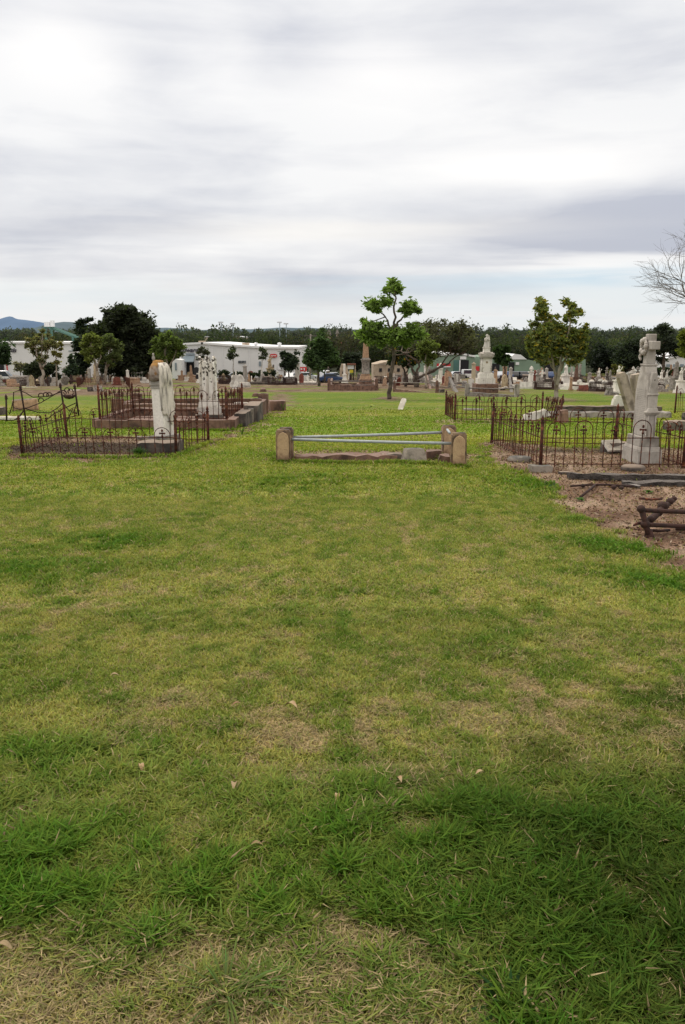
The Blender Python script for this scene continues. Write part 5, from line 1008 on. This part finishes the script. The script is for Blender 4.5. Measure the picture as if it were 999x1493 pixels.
for j, cx_ in enumerate([312, 322, 331, 345, 356, 368, 378, 388, 300, 399]):
    lb_ = ['round dark clipped shrub by the warehouse wall']; far(lb_[0], cx_, 552, dome(cx_, 545, 4, 4, 5, 3, 40+j), 136, 420, .25, (.03, .045, .022), seed=50+j, name='shrub', cat='shrub', limbs=False, group='round shrubs along the warehouse wall')
far('long dark hedge like shrub before the right hand white building', 985, 553, [(960+k*7, 541+(k % 2)*2, 6) for k in range(9)], 150, 2600, .35, (.03, .045, .018), seed=70, name='hedge', cat='hedge', limbs=False)
# bare tree at the right edge
random.seed(5)
bb = Vector((W(1100, 590, 34)[0], 34, 0)); bb.z = G(bb.x, 34); t = thing('bare_tree', 'leafless winter tree with fine twigs reaching in at the right edge', 'tree', bb)
mt = MB(); mtw = MB()
def grow(p, d, L, r, lv):
    pts = [p]; q = p.copy(); dd = d.copy()
    for i in range(4):
        dd = (dd+Vector((random.gauss(0, .13), random.gauss(0, .13), random.gauss(.03, .08)))).normalized(); q = q+dd*L/4; pts.append(q.copy())
    (mt if lv < 3 else mtw).tube(pts, [r*(1-.12*i) for i in range(5)], 5 if lv < 3 else 3, False)
    if lv >= 6: return
    for k in range(3 if lv < 3 else 4):
        i = random.choice([2, 3, 4]) if k else 4; s_ = Vector((random.gauss(0, 1), random.gauss(0, 1), random.gauss(0, .6))).normalized(); nd = (dd*.9+s_*.62).normalized()
        grow(pts[i], nd, L*random.uniform(.66, .80), r*.55, lv+1)
for k in range(6):
    a = k*PI/3+.2; grow(Vector((0, 0, 1.1)), Vector((math.cos(a)*.75, math.sin(a)*.5, .62)).normalized(), 2.65, .10, 1)
mt.tube([(0, 0, -.1), (.05, 0, .7), (0, 0, 1.3)], [.26, .2, .16], 8); mt.build('trunk', M['bark'], t); mtw.build('twigs', M['bark'], t)

# ------------------------------------------------------------------ buildings
def fx(px, py, Y): return W(px, py, Y)
def warehouse(name, label, Y, outline, depth, wall, roof=None, cat='warehouse'):
    # outline: photo pixels of the gable wall facing the cemetery, at distance Y, clockwise from lower left
    pts = [fx(a, b, Y) for a, b in outline]; o = pts[0].copy(); o.z = G(o.x, Y); root = thing(name, label, cat, o); L = [(p.x-o.x, p.z-o.z) for p in pts]
    L[0] = (L[0][0], -.8); L[-1] = (L[-1][0], -.8); m = MB(); m.prism(L, 0, depth); m.build('wall', wall, root)
    if roof:
        m = MB(); top = L[1:-1]
        for a, b in zip(top[:-1], top[1:]):
            m.prism([(a[0]-.2, a[1]+.02), (b[0]+.2, b[1]+.02), (b[0]+.2, b[1]+.42), (a[0]-.2, a[1]+.42)], -.35, depth+.3)
        m.build('roof', roof, root)
    return root, o
def rect(root, o, nm, Y, x0, y0, x1, y1, mat, proud=.12, label=None, thick=.1):
    a = fx(x0, y0, Y-proud); b = fx(x1, y1, Y-proud); c = (a+b)/2-o; m = MB(); m.box((c.x, -proud, c.z), (abs(b.x-a.x), thick, abs(a.z-b.z))); q = m.build(nm, mat, root)
    if label: q['label'] = label
    return q
Y = 165
wb, o = warehouse('warehouse', 'long white warehouse with a peaked roofline, dark lettering and a red sign', Y, [(262, 552), (262, 503.5), (295, 501.8), (380, 508), (434, 508.5), (434, 552)], 40, M['whitewall'], M['whiteroof'])
rect(wb, o, 'doorway', Y, 266, 527, 284, 552, M['dark']); a = fx(265, 526.5, Y)-o; b = fx(284.5, 518, Y)-o
m = MB(); m.add([(a.x, -2.2, a.z), (b.x, -2.2, a.z), (b.x, -.05, b.z), (a.x+.8, -.05, b.z), (a.x, -2.2, a.z-.15), (b.x, -2.2, a.z-.15), (b.x, -.05, b.z-.2), (a.x+.8, -.05, b.z-.2)], [(0, 1, 2, 3), (7, 6, 5, 4), (0, 4, 5, 1), (1, 5, 6, 2), (3, 2, 6, 7), (0, 3, 7, 4)]); m.build('awning', M['bluegrey'], wb)
w_ = rect(wb, o, 'window', Y, 347.5, 526, 358.5, 529.5, M['glass']); 
for k in range(4): rect(wb, o, 'mullion', Y, 350+k*2.2, 526, 350.3+k*2.2, 529.5, M['signwhite'], .2)
rect(wb, o, 'window', Y, 377.5, 527, 381, 534, M['bluegrey']); rect(wb, o, 'banner', Y, 405, 530, 420, 539, M['signwhite'], .25); rect(wb, o, 'notice_board', Y, 271, 515, 284, 517.5, M['bluegrey'], .2)
for px_, w1 in ((292.5, 2.2), (357, 2.4)): 
    a = fx(px_, 504 if px_ < 300 else 507, Y+3)-o; m = MB(); m.bz(a.x, 5, a.z-.3, w1*2*.3, 1.2, 1.3); m.build('roof_vent', M['cream'], wb)
for px_ in (371, 406): a = fx(px_, 508, Y)-o; m = MB(); m.lathe([(.3, 0), (.3, .5), (.45, .6), (.4, .9), (.05, 1.0)], 10, (a.x, 3, a.z+.2)); m.build('roof_vent', M['signwhite'], wb)
for k, px_ in enumerate([310, 325, 340, 364, 390]): rect(wb, o, 'cladding_joint', Y, px_, 506+k*.8, px_+.25, 552, M['bluegrey'] if 0 else M['whiteroof'], .06)
sg = bpy.data.objects.new('sign', MB().mesh('sign', M['red'])); bpy.data.objects.remove(sg)
a = fx(393.5, 518.5, Y-.2)-o; hgt = 2.55*Y/FPX; L_ = 5.2*Y/FPX
m = MB(); n2_ = 12; ol = [(L_-hgt+hgt*math.cos(t_), hgt*math.sin(t_)) for t_ in [-PI/2+PI*k/n2_ for k in range(n2_+1)]]+[(-L_+hgt+hgt*math.cos(t_), hgt*math.sin(t_)) for t_ in [PI/2+PI*k/n2_ for k in range(n2_+1)]]
c_ = fx(399, 518.5, Y)-o; m.prism(ol, -.4, -.15, Matrix.Translation((c_.x, 0, c_.z))); sgn = m.build('sign', M['red'], wb)
m = MB()
for k, (w1, s1) in enumerate([(.09, .5), (.09, .6), (.10, .5), (.08, .6), (.10, .5)]): m.box((c_.x-.36*L_*1.6+k*L_*.29, -.45, c_.z), (w1*L_*1.6, .04, hgt*s1*1.3))
m.build('sign_mark', M['signwhite'], sgn)
q = fx(278, 513.2, Y)-o; text_part('Edwards', 1.25, M['ink'], wb, (q.x-.1, -.15, q.z), (PI/2, 0, 0), 'lettering', .03, shear=.35, bold=.03)
an, o = warehouse('warehouse_annexe', 'small white gabled annexe with one grey door left of the awning', 160, [(251, 552), (251, 528), (256, 523.5), (265, 525), (265, 552)], 12, M['whitewall'], None, 'building')
rect(an, o, 'door', 160, 255, 529, 258, 540, M['bluegrey'])
wl, o = warehouse('warehouse', 'flat white warehouse behind the pale trunked tree at far left', 175, [(-30, 556), (-30, 500.5), (105, 501.5), (112, 508), (112, 556)], 40, M['whitewall'], M['whiteroof'])
rect(wl, o, 'window', 175, 100, 511, 118, 512.5, M['bluegrey'], label='thin grey canopy strip'); rect(wl, o, 'panel', 175, 8.2, 520, 13, 556, M['red'], .1, 'dark red corner panel'); rect(wl, o, 'doorway', 175, -2, 520, 7, 549, M['dark'], .2)
q = fx(9, 513.5, 175)-o; text_part('Edwards', 1.3, M['ink'], wl, (q.x, -.15, q.z), (PI/2, 0, 0), 'lettering', .03, shear=.35, bold=.03)
g1, o = warehouse('shed', 'green industrial shed with pale roof behind the spreading tree', 190, [(600, 552), (600, 524), (640, 519), (664, 516.5), (682, 519), (692, 521), (692, 552)], 30, M['greenwall'], M['whiteroof'], 'shed')
rect(g1, o, 'doorway', 190, 671, 525, 683, 545, M['dark']); rect(g1, o, 'panel', 190, 661.5, 525, 670, 543, M['tealwall']); rect(g1, o, 'notice_board', 190, 671, 519.5, 680, 524, M['signwhite'], .2); rect(g1, o, 'sign', 190, 637, 530, 657, 534, M['red'], .2); rect(g1, o, 'sign_strip', 190, 637, 534, 657, 535.5, M['signwhite'], .25); rect(g1, o, 'door_frame', 190, 670, 525, 671, 545, M['signwhite'], .2)
rect(g1, o, 'container', 190, 693, 534, 699, 541, M['red'], .4, 'red container panel')
g2, o = warehouse('shed', 'green industrial shed with white roof right of the statue monument', 192, [(712, 552), (712, 522), (745, 519), (760, 518), (768, 524), (793, 529), (793, 552)], 30, M['greenwall'], None, 'shed')
rect(g2, o, 'doorway', 192, 715, 530, 728, 545, M['dark']); rect(g2, o, 'doorway', 192, 742, 528, 749.5, 545, M['dark']); rect(g2, o, 'doorway', 192, 793.5, 528, 806, 545, M['dark'], .3); rect(g2, o, 'notice_board', 192, 752, 528, 757, 532, M['signwhite'], .2)
a = fx(744, 519, 192)-o; b = fx(768, 524, 192)-o; m = MB(); m.prism([(a.x-.5, b.z), (b.x, b.z), (b.x-1.5, a.z+.3), (a.x+1, a.z+.5)], -.3, 31); m.build('roof', M['whiteroof'], g2)
gb, o = warehouse('shed', 'pale green wall of a shed glimpsed through the right tree', 200, [(840, 552), (840, 524), (854, 524), (854, 552)], 15, M['greenwall'], None, 'shed')
g3, o = warehouse('building', 'white building at the right edge above the dark hedge', 185, [(965, 552), (965, 527), (985, 520), (1030, 519), (1030, 552)], 25, M['whitewall'], M['whiteroof'], 'building')
for k in range(3): rect(g3, o, 'window', 185, 972+k*10, 531, 977+k*10, 535, M['bluegrey'])
cb_, o = warehouse('building', 'low cream walled building behind the blossoming tree', 150, [(545, 557), (545, 532), (560, 528), (595, 527), (595, 557)], 12, M['cream'], None, 'building')
for k in range(3): rect(cb_, o, 'window', 150, 553+k*13, 537, 557+k*13, 542, M['dark'])
rect(cb_, o, 'roof_edge', 150, 544, 531, 596, 532, M['concrete'], .3)
w3, o = warehouse('far_warehouse', 'very distant long pale roofed building among the forest', 430, [(298, 500), (298, 491.5), (345, 491), (355, 492), (355, 500)], 25, M['cream'], M['whiteroof'], 'warehouse')
for k, (px_, py_, w1, Yh) in enumerate([(500, 509, 12, 300), (523, 507, 8, 320), (480, 489, 4, 420), (492, 488, 3, 430)]):
    a = fx(px_, py_+3, Yh); h_ = thing('house', ['brown roofed house among dark trees left of the obelisk', 'rust roofed house right behind the obelisk needle', 'tiny pale house high on the wooded rise', 'second tiny pale house on the wooded rise, right one', 'tiny house roof among trees at far left', 'tiny house roof right of the other at far left'][k], 'house', a)
    wv = w1*Yh/FPX; m = MB(); m.bz(0, 0, -2, wv, 7, 3.5); m.build('wall', M['cream'], h_); m = MB(); m.prism([(-wv/2-.5, 1.5), (wv/2+.5, 1.5), (wv*.3, 3.6), (-wv*.3, 3.6)], -4, 4); m.build('roof', M['brownroof'] if k < 2 else M['greystone'], h_)
# stone shelter with pyramid roof
p = P(109, 556); t = thing('shelter', 'small square shelter with low pyramid roof and orange brick pier', 'shelter', p)
m = MB(); m.bz(0, 0, 2.1, 3.3, 3.3, .12); m.bz(0, 0, 2.22, 3.2, 3.2, 1.1, .05); m.build('roof', M['greystone'], t)
m = MB(); m.bz(.55, -1.0, -.2, .9, .6, 2.3); m.build('pier', M['gold'], t); m = MB(); m.bz(-.9, .3, -.2, 1.0, 1.6, 2.3); m.build('wall', M['brownstone'], t)
# little gabled mausoleum
p = P(501, 557); t = thing('mausoleum', 'small cream gabled tomb house with dark arched opening left of the obelisk', 'mausoleum', p); u = 1/ppm(p.y)
m = MB(); m.prism([(-6*u, -.2), (6*u, -.2), (5.5*u, 18*u), (3*u, 25*u), (-3*u, 25*u), (-5.5*u, 18*u)], -1, 1); m.build('wall', M['cream'], t); m = MB(); m.prism([(-1.8*u, 11*u), (1.8*u, 11*u), (1.8*u, 14*u), (0, 15.6*u), (-1.8*u, 14*u)], -1.05, -.95); m.build('opening', M['dark'], t)
# conveyor, poles
Yc = 210; o = fx(66, 552, Yc); o.z = G(o.x, Yc); t = thing('conveyor', 'green inclined conveyor gantry with white hopper above the left warehouse', 'conveyor', o)
m = MB(); m.tube([fx(66, 474, Yc)-o, fx(114, 492, Yc)-o], .42, 4); m.build('gantry', M['conv'], t)
for a_, b_ in ((66, 476), (106, 489), (75, 479)): m = MB(); q = fx(a_, b_, Yc)-o; m.box((q.x, 0, (q.z-1)/2), (.45, .45, q.z+1)); m.build('support', M['conv'], t)
m = MB(); q = fx(70, 473, Yc)-o; m.box((q.x, 0, q.z), (1.4, 1.6, 1.2)); m.box((q.x+1.2, 0, q.z+.2), (.8, 1.2, 1.6)); m.build('hopper', M['signwhite'], t)
for px_, tp_, Yp in ((323, 470, 420), (340, 472, 420), (408, 470, 450), (417.5, 472, 450)):
    o = fx(px_, 500, Yp); o.z = G(o.x, Yp); t = thing('light_mast', f'tall thin light mast on the skyline', 'light mast', o, group='light masts on the skyline'); q = fx(px_, tp_, Yp)-o
    m = MB(); m.tube([(0, 0, -1), q], [.32, .2], 6); m.build('mast', M['bluegrey'], t); m = MB(); m.box((0, 0, q.z), (2.6, .5, .7)); m.build('lamp_bar', M['signwhite'], t)
o = P(452, 556); t = thing('power_pole', 'pale timber power pole rising through the dark pointed tree', 'power pole', o); q = W(453, 487, o.y)-o; m = MB(); m.tube([(0, 0, -.3), (q.x, 0, q.z)], [.16, .12], 8); m.build('pole', M['concrete'], t); m = MB(); m.box((q.x, 0, q.z-.3), (2.2, .12, .14)); m.build('crossarm', M['timber'], t)
# signboards by the road
Ys = 150
o = fx(442, 552, Ys); o.z = G(o.x, Ys); t = thing('sign_board', 'red advertising board with a white board above right of the warehouse', 'sign', o)
for nm_, x0, y0, x1, y1, mt_, pr_ in (('red_board', 437.5, 535, 447.5, 541.5, 'red', 0), ('white_board', 438, 528, 444.5, 534, 'signwhite', 0), ('sign_mark', 438.5, 537, 441, 539, 'signwhite', .1), ('sign_mark', 443, 536.5, 444.5, 540, 'signwhite', .1)):
    a = fx(x0, y0, Ys); b = fx(x1, y1, Ys); c = (a+b)/2-o; m = MB(); m.box((c.x, -pr_, c.z), (abs(b.x-a.x), .12, abs(a.z-b.z))); m.build(nm_, M[mt_], t)
for xx in (438.5, 446.5): a = fx(xx, 540, Ys)-o; m = MB(); m.tube([(a.x, .1, -.3), (a.x, .1, a.z)], .07, 6); m.build('post', M['bluegrey'], t)
o = fx(512, 553, 148); o.z = G(o.x, 148); t = thing('stall', 'brown topped roadside stand with white and yellow panels left of the obelisk', 'stand', o)
for nm_, x0, y0, x1, y1, mt_ in (('roof', 506, 530, 519, 532, 'brownroof'), ('white_panel', 507, 532.5, 516, 538, 'signwhite'), ('yellow_panel', 510, 539, 515, 543.5, 'yellow')):
    a = fx(x0, y0, 148); b = fx(x1, y1, 148); c = (a+b)/2-o; m = MB(); m.box((c.x, 0 if nm_ != 'roof' else .4, c.z), (abs(b.x-a.x), .3 if nm_ != 'roof' else 2, abs(a.z-b.z))); m.build(nm_, M[mt_], t)
for xx in (507, 518): a = fx(xx, 531, 148)-o; m = MB(); m.bz(a.x, 0, -.2, .2, .2, a.z+.2); m.build('post', M['cream'], t)

# ------------------------------------------------------------------ vehicles
def car(label, px, py, Y, rz, paint, kind='car', group=None):
    loc = fx(px, py, Y); loc.z = G(loc.x, Y); van = kind == 'van'; t = thing('parked_'+kind, label, kind, loc, rz, group); L = 2.15
    lo = [(-L, .35), (-L, .75), (-L*.97, .92), (-1.35, .98), (L*.52, .96), (L*.95, .82), (L, .6), (L, .35), (1.75, .3), (-1.75, .3)]
    hi = [(-2.05, .96), (-1.95, 1.85), (1.05, 1.85), (1.75, 1.0)] if van else [(-1.7, .95), (-1.15, 1.42), (.35, 1.44), (1.12, .95)]
    m = MB(); m.prism(lo, -.85, .85); m.prism([(x*.92-.03, z+.03 if z > 1.3 else z) for x, z in hi], -.66, .66); m.build('body', M[paint], t, .06)
    g2_ = [(x*.88, .97+(z-.95)*.88) for x, z in hi]; m = MB(); m.prism(g2_, -.69, .69); m.prism([(hi[2][0]*.9+.02, hi[2][1]-.06), (hi[3][0]-.02, 1.0), (hi[3][0]+.01, 1.0), (hi[2][0]*.9+.06, hi[2][1]-.06)], -.58, .58); m.build('window', M['glass'], t)
    wm = MB(); wm.tube([(0, -.1, 0), (0, .1, 0)], .32, 14); wme = wm.mesh('wheel', M['tyre'])
    for x in (-1.35, 1.35):
        for y in (-.78, .78): o = bpy.data.objects.new('wheel', wme); COL.objects.link(o); o.parent = t; o.location = (x, y, .32)
    m = MB()
    for y in (-.6, .6): m.box((L-.02, y, .68), (.06, .28, .12))
    m.build('headlight', M['signwhite'], t); return t
car('dark blue hatchback parked near the foot of the dark pointed tree', 484, 549, 125, .1, 'car_blue'); car('white van parked just left of the dark blue car', 473, 549, 128, 1.4, 'car_white', 'van'); car('silver car behind the dark blue one', 489, 546, 150, .2, 'car_silver'); car('silver car passing left of the power pole', 449, 549, 145, .05, 'car_silver')
car('white van parked at the far left by the dark tree', 2, 553, 130, .1, 'car_white', 'van'); car('teal grey car half hidden behind shrubs at the warehouse wall', 347, 548, 140, .1, 'car_silver'); car('white car glimpsed under the dark round headed tree', 424, 548, 140, 1.5, 'car_white')
car('silver sedan at the mouth of the green shed', 667, 549, 172, .3, 'car_silver'); car('black car right of the silver sedan at the shed mouth', 677, 548, 175, 1.3, 'car_black'); car('white utility parked before the green shed doorway', 686, 549, 172, .2, 'car_white', 'van')
random.seed(12)
for k in range(16):
    px_ = 716+(k % 8)*12+random.uniform(-2, 2); Yk = 152 if k < 8 else 164; pk = random.choice(['car_silver', 'car_white', 'car_silver', 'car_bronze', 'car_black', 'car_blue', 'car_redc'])
    car(f"{pk.split('_')[1].replace('redc', 'red')} car in the packed car yard {'beside the statue monument' if px_ < 765 else 'behind the right tree'}", px_, 549, Yk, 1.45+random.gauss(0, .15), pk, group=f"{pk.split('_')[1].replace('redc', 'red')} cars in the yard {'near the statue monument' if px_ < 765 else 'near the right tree'}")

# ------------------------------------------------------------------ far forest and hills
def forest(name, label, n, y0, y1, leafn, seed, hmin, hmax, lsz, xf=.62):
    rs = np.random.RandomState(seed); y = np.sqrt(rs.rand(n)*(y1**2-y0**2)+y0**2); x = (rs.rand(n)*2-1)*y*xf; px = 499.5+x/y*FPX*1.0
    h = hmin+(hmax-hmin)*rs.rand(n)**1.6; big = (rs.rand(n) < .05) & (y > 450); h = np.where(big, h*1.35, h); z = gz(x, y); r = h*(.30+.15*rs.rand(n))
    k = np.repeat(np.arange(n), leafn); N = len(k); d = rs.randn(N, 3); d /= np.linalg.norm(d, axis=1)[:, None]; rr = rs.rand(N)**.4
    pos = np.stack([x[k]+d[:, 0]*r[k]*rr*1.15, y[k]+d[:, 1]*r[k]*rr, z[k]+h[k]*.58+d[:, 2]*h[k]*.46*rr*(1+.12*np.sin(d[:, 0]*5+k))], 1)
    a = rs.randn(N, 3); a /= np.linalg.norm(a, axis=1)[:, None]; b = np.cross(a, rs.randn(N, 3)); b /= np.linalg.norm(b, axis=1)[:, None]; s = (lsz*(.5+.9*rs.rand(N))*(1+y[k]/900))[:, None]
    V = np.stack([pos-a*s, pos+b*s*.6, pos+a*s, pos-b*s*.6], 1).reshape(-1, 3); F = np.arange(N*4).reshape(-1, 4)
    kinds = np.array([(.026, .036, .018), (.036, .045, .020), (.040, .038, .024), (.022, .028, .018), (.055, .068, .024)])[rs.choice(5, n, p=[.34, .24, .2, .17, .05])]
    hz = np.clip((y-200)/1150, 0, .8)[:, None]; c = kinds*(.7+.6*rs.rand(n))[:, None]; c = (c*(1-hz)+np.array((.105, .12, .13))*hz)*1.2  # distance haze painted into the leaf colour
    c = c[k]*(.55+.6*np.clip(d[:, 2]*.5+.5, 0, 1)*rr)[:, None]*(.75+.5*rs.rand(N))[:, None]  # crown shade in the colour: undersides and insides darker
    o = npmesh(name, V, F, M['farleaf'], np.repeat(c, 4, 0)); tag(o, label, 'forest', kind='stuff')
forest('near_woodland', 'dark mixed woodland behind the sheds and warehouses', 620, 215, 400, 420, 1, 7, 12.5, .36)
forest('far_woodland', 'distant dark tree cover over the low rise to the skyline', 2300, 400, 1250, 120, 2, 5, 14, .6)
def ridge(name, Y, pts, depth, mat):
    n = 160; V = []; F = []; xs = np.linspace(pts[0][0], pts[-1][0], n); ys_ = np.interp(xs, [p_[0] for p_ in pts], [p_[1] for p_ in pts])
    ys_ = ys_+(fbm(xs, xs*0, 14, 200, 4)-.5)*2.2
    for i in range(n):
        tq = W(xs[i], ys_[i], Y); V += [(tq.x, Y-depth, -60), (tq.x, Y-depth*.45, -60+(tq.z+60)*.62+20*math.sin(i*.7)), tuple(tq), (tq.x, Y+depth, -60)]
    for i in range(n-1):
        for j in range(3): a_ = i*4+j; F.append((a_, a_+4, a_+5, a_+1))
    o = npmesh(name, np.array(V), np.array(F), mat, None, True); tag(o, kind='structure')
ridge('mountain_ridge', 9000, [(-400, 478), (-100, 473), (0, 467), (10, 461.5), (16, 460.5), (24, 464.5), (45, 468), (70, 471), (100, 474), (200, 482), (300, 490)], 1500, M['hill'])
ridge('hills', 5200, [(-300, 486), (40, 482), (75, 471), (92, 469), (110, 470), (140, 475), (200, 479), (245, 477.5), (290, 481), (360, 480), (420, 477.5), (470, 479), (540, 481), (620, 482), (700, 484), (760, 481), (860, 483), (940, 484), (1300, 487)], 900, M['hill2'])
